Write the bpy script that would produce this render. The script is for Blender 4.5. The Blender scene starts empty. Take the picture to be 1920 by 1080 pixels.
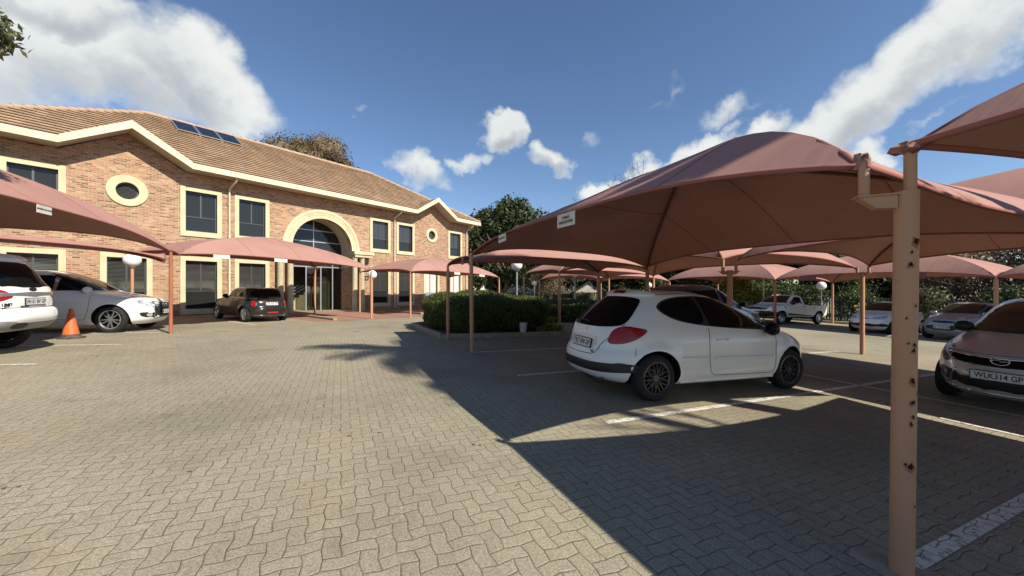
import bpy, bmesh, math, random
import numpy as np
from mathutils import Vector, Matrix
from mathutils.bvhtree import BVHTree
from mathutils.geometry import delaunay_2d_cdt
R = math.radians; PI = math.pi
random.seed(7); rng = np.random.default_rng(7)
sc = bpy.context.scene; C = sc.collection

# ---------------------------------------------------------------- camera, sky, sun, exposure
cd = bpy.data.cameras.new('camera'); cam = bpy.data.objects.new('camera', cd); C.objects.link(cam)
cd.sensor_width = 36; cd.lens = 715/1920*36; cd.shift_y = 2/1920; cd.clip_end = 3000; cd.clip_start = .05
cam.location = (0, 0, 1.6); cam.rotation_euler = (R(90), 0, 0); sc.camera = cam
sc.view_settings.view_transform = 'Standard'; sc.view_settings.look = 'None'
sc.view_settings.exposure = EXPO = 0.53; sc.view_settings.gamma = 1
SUN_EL = R(40); SUN_D = Vector((.8*math.cos(SUN_EL), -.6*math.cos(SUN_EL), math.sin(SUN_EL)))
sl = bpy.data.lights.new('sun', 'SUN'); so = bpy.data.objects.new('sun', sl); C.objects.link(so)
sl.energy = 5.0; sl.angle = R(.53); sl.color = (1, .93, .80)
so.rotation_euler = SUN_D.to_track_quat('Z', 'Y').to_euler()
W = bpy.data.worlds.new('World'); sc.world = W; W.use_nodes = True

class NT:
    def __init__(s, tree): s.t = tree; tree.nodes.clear()
    def n(s, typ, **kw):
        o = s.t.nodes.new(typ)
        for k, v in kw.items():
            if k == 'inp':
                for a, b in v.items():
                    if isinstance(b, bpy.types.NodeSocket): s.t.links.new(b, o.inputs[a])
                    else: o.inputs[a].default_value = b
            else: setattr(o, k, v)
        return o
    def m(s, op, a, b=None, c=None, clamp=False):
        o = s.n('ShaderNodeMath', operation=op, use_clamp=clamp)
        for i, v in enumerate((a, b, c)):
            if v is None: continue
            if isinstance(v, bpy.types.NodeSocket): s.t.links.new(v, o.inputs[i])
            else: o.inputs[i].default_value = v
        return o.outputs[0]
    def mix(s, f, a, b, typ='RGBA', bt='MIX'):
        o = s.n('ShaderNodeMix', data_type=typ)
        if typ == 'RGBA': o.blend_type = bt
        ix = {'RGBA': (6, 7, 2), 'FLOAT': (2, 3, 0)}[typ]
        for i, v in ((0, f), (ix[0], a), (ix[1], b)):
            if isinstance(v, bpy.types.NodeSocket): s.t.links.new(v, o.inputs[i])
            else: o.inputs[i].default_value = (tuple(v)+(1,) if isinstance(v, tuple) and len(v) == 3 else v)
        return o.outputs[ix[2]]
    def ramp(s, f, stops):
        o = s.n('ShaderNodeValToRGB'); s.t.links.new(f, o.inputs[0]); e = o.color_ramp.elements
        while len(e) < len(stops): e.new(.5)
        for i, (p, c) in enumerate(stops):
            e[i].position = p; e[i].color = (c, c, c, 1) if not isinstance(c, tuple) else (c+(1,) if len(c) == 3 else c)
        return o.outputs[0]
    def noise(s, vec, scale, detail=2, rough=.5, out=0):
        o = s.n('ShaderNodeTexNoise', inp={'Scale': scale, 'Detail': detail, 'Roughness': rough})
        if vec is not None: s.t.links.new(vec, o.inputs['Vector'])
        return o.outputs[out]

def px_dir(px, py): return Vector(((px-960)/715, 1, (542-py)/715)).normalized()
def build_world():
    t = NT(W.node_tree)
    sky = t.n('ShaderNodeTexSky', sky_type='NISHITA', sun_disc=False, sun_elevation=SUN_EL,
              sun_rotation=math.atan2(SUN_D.x, SUN_D.y), air_density=1.0, dust_density=.6, ozone_density=2.2, altitude=1500)
    hs = t.n('ShaderNodeHueSaturation', inp={'Saturation': 1.05, 'Value': 1.0, 'Color': sky.outputs[0]})
    tc = t.n('ShaderNodeTexCoord').outputs['Generated']
    sp = t.n('ShaderNodeSeparateXYZ', inp={0: tc})
    w1 = t.n('ShaderNodeSeparateColor', inp={0: t.noise(tc, 5.5, 9, .58, out=1)})
    az = t.m('ADD', t.m('ARCTAN2', sp.outputs[0], sp.outputs[1]), t.m('MULTIPLY', t.m('SUBTRACT', w1.outputs[0], .5), .26))
    el = t.m('ADD', t.m('ARCSINE', sp.outputs[2]), t.m('MULTIPLY', t.m('SUBTRACT', w1.outputs[1], .5), .22))
    # (px, py, rx, ry, tilt deg, strength)
    blobs = [(120,10,230,70,0,1.0),(-60,60,330,230,0,1.1),(150,110,200,130,0,1.1),(290,150,150,105,15,1.05),(400,175,115,85,35,1.0),(330,70,60,50,45,.5),(455,215,52,50,0,.75),
             (798,328,66,34,8,.85),(872,302,38,19,-10,.75),(945,254,46,37,0,.95),(1026,300,36,26,10,.85),(662,211,22,12,0,.45),
             (1112,245,42,24,-10,.42),(1120,345,40,24,0,.8),(1200,325,60,30,-15,.85),(1310,283,85,36,-22,.95),(1420,245,90,42,-18,1.0),(1550,240,125,62,-10,1.05),
             (1640,190,115,80,-20,1.0),(1720,120,150,85,-38,.95),(1830,60,170,95,-30,.95),(1340,205,60,25,-30,.45),(1560,300,90,50,0,.9),(1660,290,60,50,0,.8),
             (1860,325,85,20,-3,.65),(1990,0,140,80,0,.8),(1790,215,60,12,-35,.4),(1395,190,45,12,-12,.35),(1240,205,70,14,-45,.28)]
    n1 = t.noise(tc, 3.6, 9, .55); n2 = t.noise(tc, 13, 7, .6)
    nn = t.m('ADD', t.m('MULTIPLY', t.m('SUBTRACT', n1, .5), 2.3), t.m('MULTIPLY', t.m('SUBTRACT', n2, .5), 1.5))
    acc = None; shade = None
    for (px, py, rx, ry, tilt, st) in blobs:
        d = px_dir(px, py); a0 = math.atan2(d.x, d.y); e0 = math.asin(d.z)
        dx = px_dir(px+rx, py); dy = px_dir(px, py-ry)
        ra = abs(math.atan2(dx.x, dx.y)-a0); re = abs(math.asin(dy.z)-e0); ct, st_ = math.cos(R(tilt)), math.sin(R(tilt))
        # keep the ellipse shape in angle space, tilted (positive tilt = falls to the right)
        u = t.m('SUBTRACT', az, a0); v = t.m('SUBTRACT', el, e0)
        uu = t.m('SUBTRACT', t.m('MULTIPLY', u, ct/ra), t.m('MULTIPLY', v, st_/ra))
        vv = t.m('ADD', t.m('MULTIPLY', u, st_/re), t.m('MULTIPLY', v, ct/re))
        q = t.m('ADD', t.m('MULTIPLY', uu, uu), t.m('MULTIPLY', vv, vv))
        k = t.m('SUBTRACT', st, t.m('MULTIPLY', q, st*.75))
        acc = k if acc is None else t.m('SMOOTH_MAX', acc, k, .12)
        # body shade: low side of the thick clouds is greyer
        if st >= .85:
            g = t.m('MULTIPLY', t.m('SUBTRACT', 1, q, None, True), t.m('ADD', .32, t.m('MULTIPLY', vv, -1.25)), None, True)
            shade = g if shade is None else t.m('MAXIMUM', shade, g)
    cov = t.m('ADD', acc, t.m('MULTIPLY', nn, .62))
    cov = t.n('ShaderNodeMapRange', interpolation_type='SMOOTHSTEP', inp={0: cov, 1: .08, 2: .84, 3: 0, 4: 1}).outputs[0]
    mp = t.n('ShaderNodeVectorMath', operation='ADD', inp={0: tc, 1: (.06, -.04, .07)}).outputs[0]
    n3 = t.noise(mp, 5, 7, .55)
    lum = t.m('ADD', t.m('MULTIPLY', t.m('SUBTRACT', n3, .45), 1.5), t.m('MULTIPLY', shade, 1.0), None, True)
    ccol = t.ramp(lum, [(0, (6.4, 6.5, 6.2)), (.4, (5.6, 5.8, 5.7)), (.75, (4.2, 4.4, 4.5)), (1, (3.3, 3.55, 3.7))])
    col = t.mix(t.m('MULTIPLY', cov, .93), hs.outputs[0], ccol)
    bg = t.n('ShaderNodeBackground', inp={'Color': col, 'Strength': SKY_STR})
    o = t.n('ShaderNodeOutputWorld'); t.t.links.new(bg.outputs[0], o.inputs[0])
SKY_STR = .100
build_world()

# ---------------------------------------------------------------- the site: ground slope and the parking grid
def GZ(x, y): return .05-.025*max(-30, min(45, x))-.003*max(-40, min(70, y))
P0 = Vector((2.226, 2.18)); U = Vector((-.41, .912)); V = Vector((.912, .41))
def UV(u, v):
    p = P0+U*u+V*v; return p.x, p.y
def pt(x, y, h=0): return Vector((x, y, GZ(x, y)+h))
def ground_px(px, py):
    r = (px-960)/715; Y = 1.55*715/((py-542)-715*(.025*r+.003)); return r*Y, Y

# ---------------------------------------------------------------- materials
MATS = {}
def material(name, color=(.5,.5,.5), rough=.6, metal=0, spec=.5, coat=0, build=None, bump=None, emis=None):
    if name in MATS: return MATS[name]
    m = bpy.data.materials.new(name); m.use_nodes = True; t = NT(m.node_tree)
    b = t.n('ShaderNodeBsdfPrincipled', inp={'Base Color': (*color, 1), 'Roughness': rough, 'Metallic': metal, 'Specular IOR Level': spec, 'Coat Weight': coat, 'Coat Roughness': .04})
    o = t.n('ShaderNodeOutputMaterial'); t.t.links.new(b.outputs[0], o.inputs[0])
    if build: build(t, b, o)
    MATS[name] = m; return m
def lk(t, a, b): t.t.links.new(a, b)
def coords(t, kind='Object'): return t.n('ShaderNodeTexCoord').outputs[kind]
def bumpn(t, b, h, strength=.5, dist=.02):
    bn = t.n('ShaderNodeBump', inp={'Strength': strength, 'Distance': dist, 'Height': h}); lk(t, bn.outputs[0], b.inputs['Normal'])
def mottled(c1, c2, scale=4, detail=6, bump=0, rough=None):
    def f(t, b, o):
        co = coords(t); n = t.noise(co, scale, detail, .6)
        lk(t, t.mix(t.ramp(n, [(.35, 0.), (.65, 1.)]), c1, c2), b.inputs['Base Color'])
        if bump: bumpn(t, b, t.noise(co, scale*6, 4), bump)
        if rough: lk(t, t.ramp(n, [(.3, rough[0]), (.7, rough[1])]), b.inputs['Roughness'])
    return f

def paver_nodes(t, co, w):
    """herringbone of 2:1 blocks with zig-zag sides; w = block width in metres -> (joint mask, id vector)"""
    rot = t.n('ShaderNodeVectorRotate', rotation_type='Z_AXIS', inp={'Vector': co, 'Angle': R(-24.2)}).outputs[0]
    s = t.n('ShaderNodeSeparateXYZ', inp={0: rot}); x = t.m('DIVIDE', s.outputs[0], w); y = t.m('DIVIDE', s.outputs[1], w)
    def wav(v): return t.m('MULTIPLY', t.m('SUBTRACT', t.m('PINGPONG', v, 1), .5), .14)
    wob = t.noise(rot, 9, 2, .5); wv = t.m('MULTIPLY', t.m('SUBTRACT', wob, .5), .14)
    X = t.m('ADD', t.m('ADD', x, wav(y)), wv); Y = t.m('ADD', t.m('SUBTRACT', y, wav(x)), wv)
    i = t.m('FLOOR', X); j = t.m('FLOOR', Y); fx = t.m('SUBTRACT', X, i); fy = t.m('SUBTRACT', Y, j)
    k = t.m('FLOORED_MODULO', t.m('SUBTRACT', i, j), 4)
    def eq(v): return t.m('COMPARE', k, v, .1)
    e0, e1, e2, e3 = eq(0), eq(1), eq(2), eq(3)
    dL = t.m('ADD', fx, e1); dR = t.m('ADD', t.m('SUBTRACT', 1, fx), e0)
    dB = t.m('ADD', fy, e2); dT = t.m('ADD', t.m('SUBTRACT', 1, fy), e3)
    d = t.m('MINIMUM', t.m('MINIMUM', dL, dR), t.m('MINIMUM', dB, dT))
    idv = t.n('ShaderNodeCombineXYZ', inp={0: t.m('SUBTRACT', i, e1), 1: t.m('SUBTRACT', j, e2), 2: e0}).outputs[0]
    return d, idv, rot
def paver_mat(name, w, ca, cb, joint, jw=.031, stain=1.0):
    def f(t, b, o):
        co = coords(t); d, idv, rot = paver_nodes(t, co, w)
        wn = t.n('ShaderNodeTexWhiteNoise', inp={0: idv}).outputs[0]
        base = t.mix(wn, ca, cb)
        grit = t.noise(co, 75, 6, .85)
        base = t.mix(1, base, t.ramp(grit, [(.34, .5), (.5, 1.0), (.66, 1.55)]), bt='MULTIPLY')
        big = t.noise(co, .32, 5, .6); base = t.mix(1, base, t.ramp(big, [(.3, 1-.28*stain), (.52, 1.), (.72, 1+.12*stain)]), bt='MULTIPLY')
        warm = t.noise(co, .9, 3, .5); base = t.mix(t.m('MULTIPLY', t.ramp(warm, [(.55, 0.), (.75, 1.)]), .25), base, (ca[0]*1.25, ca[1]*1.02, ca[2]*.8))
        oil = t.noise(co, 1.6, 4, .6); base = t.mix(t.m('MULTIPLY', t.ramp(oil, [(.62, 0.), (.76, 1.)]), .4*stain), base, (.07, .062, .05))
        jv = t.noise(co, 2.5, 3, .6)
        jwid = t.m('MULTIPLY', t.m('ADD', .35, t.m('MULTIPLY', jv, 1.3)), jw)
        jm = t.n('ShaderNodeMapRange', interpolation_type='SMOOTHSTEP', inp={0: t.m('DIVIDE', d, jwid), 1: .5, 2: 1.35, 3: 1, 4: 0}).outputs[0]
        lk(t, t.mix(t.m('MULTIPLY', jm, t.ramp(t.noise(co, 6, 3, .7), [(.3, .5), (.6, .95)])), base, joint), b.inputs['Base Color'])
        h = t.m('ADD', t.n('ShaderNodeMapRange', inp={0: d, 1: 0, 2: jw*3, 3: 0, 4: 1}).outputs[0], t.m('MULTIPLY', grit, .28))
        tilt = t.m('MULTIPLY', wn, .15)
        bumpn(t, b, t.m('ADD', h, tilt), .55, .007)
    return material(name, rough=.93, spec=.2, build=f)
M_pave = paver_mat('concrete_paver', .100, (.274, .242, .172), (.302, .268, .194), (.075, .064, .046))
M_redpave = paver_mat('red_brick_paver', .105, (.27, .15, .105), (.36, .205, .15), (.10, .075, .055), .05, .6)

def brick_build(t, b, o):
    co = coords(t); s = t.n('ShaderNodeSeparateXYZ', inp={0: co})
    ge = t.n('ShaderNodeNewGeometry'); 
    hx = t.m('ADD', s.outputs[0], s.outputs[1])
    v = t.n('ShaderNodeCombineXYZ', inp={0: hx, 1: s.outputs[2], 2: 0}).outputs[0]
    br = t.n('ShaderNodeTexBrick', offset=.5, inp={'Vector': v, 'Color1': (0, 0, 0, 1), 'Color2': (1, 1, 1, 1), 'Mortar': (.5, .5, .5, 1), 'Scale': 1, 'Mortar Size': .012, 'Mortar Smooth': .2, 'Bias': 0, 'Brick Width': .222, 'Row Height': .074})
    rc = t.ramp(br.outputs[0], [(0, (.22, .11, .075)), (.12, (.42, .22, .15)), (.3, (.60, .37, .23)), (.5, (.50, .26, .175)), (.68, (.66, .46, .31)), (.85, (.46, .24, .17)), (1., (.27, .16, .125))])
    n = t.noise(co, 14, 5, .7); rc = t.mix(1, rc, t.ramp(n, [(.3, .68), (.55, 1.), (.75, 1.28)]), bt='MULTIPLY')
    big = t.noise(co, .5, 3); rc = t.mix(1, rc, t.ramp(big, [(.3, .70), (.7, .90)]), bt='MULTIPLY'); rc = t.n('ShaderNodeHueSaturation', inp={'Saturation': 1.08, 'Color': rc}).outputs[0]
    lk(t, t.mix(br.outputs[1], rc, (.42, .33, .22)), b.inputs['Base Color'])
    bumpn(t, b, t.m('SUBTRACT', t.m('MULTIPLY', n, .5), br.outputs[1]), .8, .012)
M_brick = material('face_brick', rough=.9, spec=.2, build=brick_build)
M_cream = material('cream_render', (.72, .63, .37), .8, spec=.3, build=mottled((.61, .545, .36), (.50, .44, .28), 1.5, 7, .06))
M_fascia = material('cream_fascia', (.78, .70, .46), .6, spec=.3, build=mottled((.66, .60, .43), (.54, .49, .35), 2.2, 7, .03))
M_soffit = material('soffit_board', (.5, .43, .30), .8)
def tile_build(t, b, o):
    co = coords(t); s = t.n('ShaderNodeSeparateXYZ', inp={0: co})
    n = t.noise(co, 1.2, 5, .6); n2 = t.noise(co, 16, 4, .7)
    v = t.n('ShaderNodeCombineXYZ', inp={0: t.m('ADD', s.outputs[0], t.m('MULTIPLY', s.outputs[1], .4)), 1: t.m('MULTIPLY', s.outputs[2], 1), 2: 0}).outputs[0]
    br = t.n('ShaderNodeTexBrick', inp={'Vector': v, 'Color1': (0, 0, 0, 1), 'Color2': (1, 1, 1, 1), 'Mortar': (0, 0, 0, 1), 'Scale': 1, 'Mortar Size': .006, 'Brick Width': .33, 'Row Height': .1739})
    c = t.mix(br.outputs[0], (.40, .27, .175), (.52, .37, .25))
    c = t.mix(1, c, t.ramp(n, [(.3, .78), (.6, 1.08)]), bt='MULTIPLY'); c = t.mix(1, c, t.ramp(n2, [(.3, .8), (.7, 1.2)]), bt='MULTIPLY')
    c = t.mix(t.m('MULTIPLY', br.outputs[1], .6), c, (.12, .08, .05))
    lk(t, c, b.inputs['Base Color']); bumpn(t, b, n2, .3, .01)
M_tile = material('concrete_roof_tile', rough=.85, spec=.25, build=tile_build)
def glass_dark(name, col=(.012, .014, .016), rough=.04, spec=.9):
    def f(t, b, o):
        n = t.noise(coords(t), 1.3, 2); bumpn(t, b, n, .05, .03)
    return material(name, col, rough, spec=spec, build=f)
M_wglass = glass_dark('window_glass', (.022, .023, .022), spec=.38)
M_cglass = material('tinted_car_glass', (.006, .007, .008), .03, spec=.13)
M_cglass2 = material('windscreen_glass', (.03, .028, .024), .05, spec=.5)
M_alu = material('bronze_aluminium', (.10, .105, .11), .4, .6)
M_alu2 = material('grey_aluminium', (.42, .45, .47), .4, .5)
def blind_build(t, b, o):
    s = t.n('ShaderNodeSeparateXYZ', inp={0: coords(t)})
    w = t.m('SINE', t.m('MULTIPLY', s.outputs[2], 2*PI/.055)); lk(t, t.mix(t.ramp(w, [(.3, 0.), (.6, 1.)]), (.012, .012, .012), (.09, .09, .085)), b.inputs['Base Color'])
M_blind = material('window_glass_with_blind', rough=.06, spec=.8, build=blind_build)
def cleargl(t, b, o):
    tr = t.n('ShaderNodeBsdfTransparent', inp={0: (.55, .58, .57, 1)}); gl = t.n('ShaderNodeBsdfGlossy', inp={'Roughness': .03})
    fr = t.n('ShaderNodeFresnel', inp={0: 1.5}); mx = t.n('ShaderNodeMixShader', inp={0: t.m('ADD', fr.outputs[0], .06), 1: tr.outputs[0], 2: gl.outputs[0]}); lk(t, mx.outputs[0], o.inputs[0])
M_clear = material('clear_glass', build=cleargl)

def fabric_build(t, b, o):
    co = coords(t); s = t.n('ShaderNodeSeparateXYZ', inp={0: co})
    n = t.noise(co, 1.1, 5, .6); 
    c = t.mix(t.ramp(n, [(.3, 0.), (.7, 1.)]), (.345, .18, .15), (.405, .23, .19))
    st = t.noise(t.n('ShaderNodeMapping', inp={0: co, 3: (.5, 9, .5)}).outputs[0], 1.5, 4, .7)
    c = t.mix(1, c, t.ramp(st, [(.3, .95), (.7, 1.04)]), bt='MULTIPLY')
    lk(t, c, b.inputs['Base Color'])
    wr = t.noise(t.n('ShaderNodeMapping', inp={0: co, 3: (1.2, 3.5, 1.2), 2: (0, 0, .6)}).outputs[0], 1.1, 3, .5)
    dirt = t.noise(co, 2.2, 7, .7); c = t.mix(t.m('MULTIPLY', t.ramp(dirt, [(.5, 0.), (.75, 1.)]), .35), c, (.22, .12, .10)); lk(t, c, b.inputs['Base Color'])
    bumpn(t, b, t.m('ADD', t.m('MULTIPLY', st, .2), wr), .3, .05)
    tr = t.n('ShaderNodeBsdfTranslucent', inp={'Color': (.26, .085, .05, 1)})
    mx = t.n('ShaderNodeMixShader', inp={0: .045, 1: b.outputs[0], 2: tr.outputs[0]}); lk(t, mx.outputs[0], o.inputs[0])
M_fabric = material('shade_cloth', rough=.85, spec=.15, build=fabric_build)
M_hem = material('shade_cloth_hem', (.30, .12, .10), .9, spec=.1)
M_rib = material('dark_red_pipe', (.16, .06, .045), .6)
def post_build(t, b, o):
    co = coords(t); n = t.noise(co, 3.2, 6, .7); n2 = t.noise(co, 11, 3, .6)
    c = t.mix(t.noise(co, 1.3, 3), (.41, .215, .12), (.49, .28, .165))
    c = t.mix(t.ramp(n2, [(.73, 0.), (.755, 1.)]), c, (.05, .018, .010))
    c = t.mix(t.m('MULTIPLY', t.ramp(n, [(.55, 0.), (.8, 1.)]), .4), c, (.30, .13, .07))
    lk(t, c, b.inputs['Base Color']); bumpn(t, b, n2, .1, .01)
M_post = material('salmon_painted_steel', rough=.55, spec=.4, build=post_build)
M_postred = material('red_brown_painted_steel', (.36, .12, .06), .5, build=mottled((.38, .13, .065), (.30, .10, .055), 4, 5, .05))
M_rust = material('rust_spot', (.045, .014, .008), .95, spec=.1)
M_white_sign = material('white_sign_board', (.62, .58, .52), .6, build=mottled((.66, .62, .56), (.56, .52, .45), 6, 5))
M_black = material('black_ink', (.015, .015, .015), .6)
def line_build(t, b, o):
    co = coords(t, 'Object'); d, idv, rot = paver_nodes(t, co, .100)
    n = t.noise(co, 22, 5, .75)
    c = t.mix(t.ramp(n, [(.38, 0.), (.5, 1.)]), (.25, .23, .18), (.66, .64, .56))
    jm = t.n('ShaderNodeMapRange', inp={0: d, 1: .01, 2: .05, 3: 1, 4: 0}).outputs[0]
    lk(t, t.mix(t.m('MULTIPLY', jm, .85), c, (.05, .045, .035)), b.inputs['Base Color'])
M_line = material('worn_white_paint', rough=.85, spec=.2, build=line_build)
M_kerb = material('kerb_concrete', rough=.9, build=mottled((.36, .31, .22), (.24, .205, .15), 5, 6, .3))
M_soil = material('garden_soil', rough=1, build=mottled((.06, .042, .025), (.10, .07, .04), 8, 6, .5))
M_bark = material('bark', rough=1, build=mottled((.10, .075, .05), (.20, .16, .12), 9, 6, .6))
M_grass = material('dry_grass_ground', rough=1, build=mottled((.09, .10, .03), (.20, .17, .08), 3, 8, .6))
def leaf_mat(name, a, b_, trans=.25, tc=None):
    def f(t, b, o):
        g = t.n('ShaderNodeNewGeometry'); r = g.outputs['Random Per Island']
        c = t.mix(r, a, b_); lk(t, c, b.inputs['Base Color'])
        tr = t.n('ShaderNodeBsdfTranslucent'); lk(t, t.mix(.5, c, tc or b_), tr.inputs[0])
        mx = t.n('ShaderNodeMixShader', inp={0: trans, 1: b.outputs[0], 2: tr.outputs[0]}); lk(t, mx.outputs[0], o.inputs[0])
    return material(name, rough=.55, spec=.35, build=f)
L_dark = leaf_mat('dark_evergreen_leaves', (.022, .036, .012), (.075, .095, .030), .2)
L_hedge = leaf_mat('hedge_leaves', (.035, .055, .012), (.13, .15, .035), .3, (.2, .24, .03))
L_autumn = leaf_mat('autumn_leaves', (.14, .07, .028), (.14, .13, .045), .25)
L_olive = leaf_mat('olive_leaves', (.05, .06, .025), (.15, .145, .06), .25)
L_yellow = leaf_mat('yellow_green_leaves', (.12, .15, .02), (.30, .28, .05), .35)
L_brown = leaf_mat('dry_brown_twigs', (.12, .085, .05), (.24, .18, .11), .1)
L_mid = leaf_mat('mid_green_leaves', (.04, .065, .02), (.11, .14, .04), .25)
M_core = material('dark_foliage_core', (.014, .018, .008), 1, spec=0)  # dark colour of the light-blocking cores inside hedges and crowns
M_globe = material('opal_globe', (.80, .79, .74), .55, spec=.4)
M_galv = material('galvanised_pole', (.33, .34, .34), .5, .4, build=mottled((.36, .37, .37), (.25, .26, .27), 8, 5))

# ---------------------------------------------------------------- mesh helpers
def pchip(pts):
    xs = [p[0] for p in pts]; ys = [p[1] for p in pts]; n = len(xs); h = [xs[i+1]-xs[i] for i in range(n-1)]; d = [(ys[i+1]-ys[i])/h[i] for i in range(n-1)]
    m = [d[0]]+[0 if d[i-1]*d[i] <= 0 else (h[i-1]+h[i])*3/((2*h[i]+h[i-1])/d[i-1]+(h[i]+2*h[i-1])/d[i])*1.0 for i in range(1, n-1)]+[d[-1]]
    def f(x):
        if x <= xs[0]: return ys[0]
        if x >= xs[-1]: return ys[-1]
        i = 0
        while x > xs[i+1]: i += 1
        t = (x-xs[i])/h[i]; return (2*t**3-3*t*t+1)*ys[i]+(t**3-2*t*t+t)*h[i]*m[i]+(-2*t**3+3*t*t)*ys[i+1]+(t**3-t*t)*h[i]*m[i+1]
    return f

class MB:
    def __init__(s): s.v = []; s.f = []; s.mi = []
    def add(s, vs, fs, m=0):
        o = len(s.v); s.v += [tuple(v) for v in vs]; s.f += [tuple(i+o for i in f) for f in fs]; s.mi += [m]*len(fs); return s
    def box(s, x0, x1, y0, y1, z0, z1, m=0, M=None):
        vs = [Vector(p) for p in ((x0,y0,z0),(x1,y0,z0),(x1,y1,z0),(x0,y1,z0),(x0,y0,z1),(x1,y0,z1),(x1,y1,z1),(x0,y1,z1))]
        if M is not None: vs = [M@v for v in vs]
        return s.add(vs, [(0,3,2,1),(4,5,6,7),(0,1,5,4),(1,2,6,5),(2,3,7,6),(3,0,4,7)], m)
    def tube(s, pts, r, n=8, m=0, cap=True):
        pts = [Vector(p) for p in pts]; rs = r if isinstance(r, (list, tuple)) else [r]*len(pts); vs = []
        ref = None
        for i, p in enumerate(pts):
            d = (pts[min(i+1, len(pts)-1)]-pts[max(i-1, 0)]).normalized()
            if ref is None: ref = Vector((0,0,1)) if abs(d.z) < .9 else Vector((1,0,0))
            a = d.cross(ref).normalized(); b = d.cross(a); ref = -b if False else ref
            for k in range(n):
                t = 2*PI*k/n; vs.append(p+(a*math.cos(t)+b*math.sin(t))*rs[i])
        fs = [(i*n+k, (i+1)*n+k, (i+1)*n+(k+1)%n, i*n+(k+1)%n) for i in range(len(pts)-1) for k in range(n)]
        if cap: fs += [tuple(range(n)), tuple(reversed(range((len(pts)-1)*n, len(pts)*n)))]
        return s.add(vs, fs, m)
    def lathe(s, prof, n=24, m=0, axis='z', c=(0,0,0), sy=1):
        vs = []; c = Vector(c)
        for (r, h) in prof:
            for k in range(n):
                t = 2*PI*k/n; x, y = r*math.cos(t), r*math.sin(t)*sy
                vs.append(c+(Vector((x, y, h)) if axis == 'z' else Vector((x, h, y)) if axis == 'y' else Vector((h, x, y))))
        fs = [(i*n+k, i*n+(k+1)%n, (i+1)*n+(k+1)%n, (i+1)*n+k) for i in range(len(prof)-1) for k in range(n)]
        return s.add(vs, fs, m)
    def prism(s, poly, y0, y1, m=0, ax='y'):
        """2-D polygon extruded: ax y: poly=(x,z); ax z: poly=(x,y)"""
        n = len(poly)
        P = (lambda p, h: (p[0], h, p[1])) if ax == 'y' else (lambda p, h: (p[0], p[1], h))
        vs = [P(p, y0) for p in poly]+[P(p, y1) for p in poly]
        return s.add(vs, [tuple(range(n)), tuple(reversed(range(n, 2*n)))]+[(i, i+n, (i+1)%n+n, (i+1)%n) for i in range(n)], m)
    def build(s, name, mats, parent=None, smooth=False, fix=True, sharp=None, link=True):
        me = bpy.data.meshes.new(name); me.from_pydata(s.v, [], s.f)
        if not isinstance(mats, (list, tuple)): mats = [mats]
        for m in mats: me.materials.append(m)
        me.polygons.foreach_set('material_index', s.mi)
        if fix:
            bm = bmesh.new(); bm.from_mesh(me); bmesh.ops.recalc_face_normals(bm, faces=bm.faces); bm.to_mesh(me); bm.free()
        if smooth:
            me.polygons.foreach_set('use_smooth', [True]*len(me.polygons))
            if sharp: me.set_sharp_from_angle(angle=R(sharp))
        me.update(); o = bpy.data.objects.new(name, me)
        if link: C.objects.link(o)
        if parent: o.parent = parent
        return o
def tag(o, label=None, cat=None, group=None, kind=None):
    if label: o['label'] = label
    if cat: o['category'] = cat
    if group: o['group'] = group
    if kind: o['kind'] = kind
    return o
def thing(name, label, cat, loc=(0,0,0), rz=0, group=None):
    o = bpy.data.objects.new(name, None); C.objects.link(o); o.empty_display_size = .2
    o.location = loc; o.rotation_euler = (0, 0, rz); return tag(o, label, cat, group)
def text_obj(s, size, mat, parent, M, name='lettering', extrude=.002, sx=1, bold=0):
    cu = bpy.data.curves.new('t', 'FONT'); cu.body = s; cu.size = size; cu.extrude = extrude; cu.align_x = 'CENTER'; cu.align_y = 'CENTER'; cu.offset = bold; cu.resolution_u = 3
    tmp = bpy.data.objects.new('t', cu); C.objects.link(tmp); bpy.context.view_layer.update()
    me = bpy.data.meshes.new_from_object(tmp); bpy.data.objects.remove(tmp)
    me.transform(M@Matrix.Diagonal((sx, 1, 1, 1))); me.materials.clear(); me.materials.append(mat); me.name = name
    o = bpy.data.objects.new(name, me); C.objects.link(o); o.parent = parent; return o
def frame_M(o, xa, ya):
    xa = Vector(xa).normalized(); ya = Vector(ya); ya = (ya-xa*ya.dot(xa)).normalized(); za = xa.cross(ya); o = Vector(o)
    return Matrix(((xa.x, ya.x, za.x, o.x), (xa.y, ya.y, za.y, o.y), (xa.z, ya.z, za.z, o.z), (0, 0, 0, 1)))
def copy_tree(o, parent=None):
    c = o.copy(); C.objects.link(c); c.parent = parent
    for ch in list(o.children): copy_tree(ch, c)
    return c
def arr_mesh(name, V, F, mat, parent=None, smooth=False):
    me = bpy.data.meshes.new(name); V = np.asarray(V, 'f'); F = np.asarray(F, 'i'); k = F.shape[1]
    me.vertices.add(len(V)); me.vertices.foreach_set('co', V.ravel()); me.loops.add(F.size); me.loops.foreach_set('vertex_index', F.ravel())
    me.polygons.add(len(F)); me.polygons.foreach_set('loop_start', np.arange(0, F.size, k, dtype='i')); me.update(calc_edges=True)
    if mat: me.materials.append(mat)
    o = bpy.data.objects.new(name, me); C.objects.link(o)
    if parent: o.parent = parent
    return o
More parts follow.
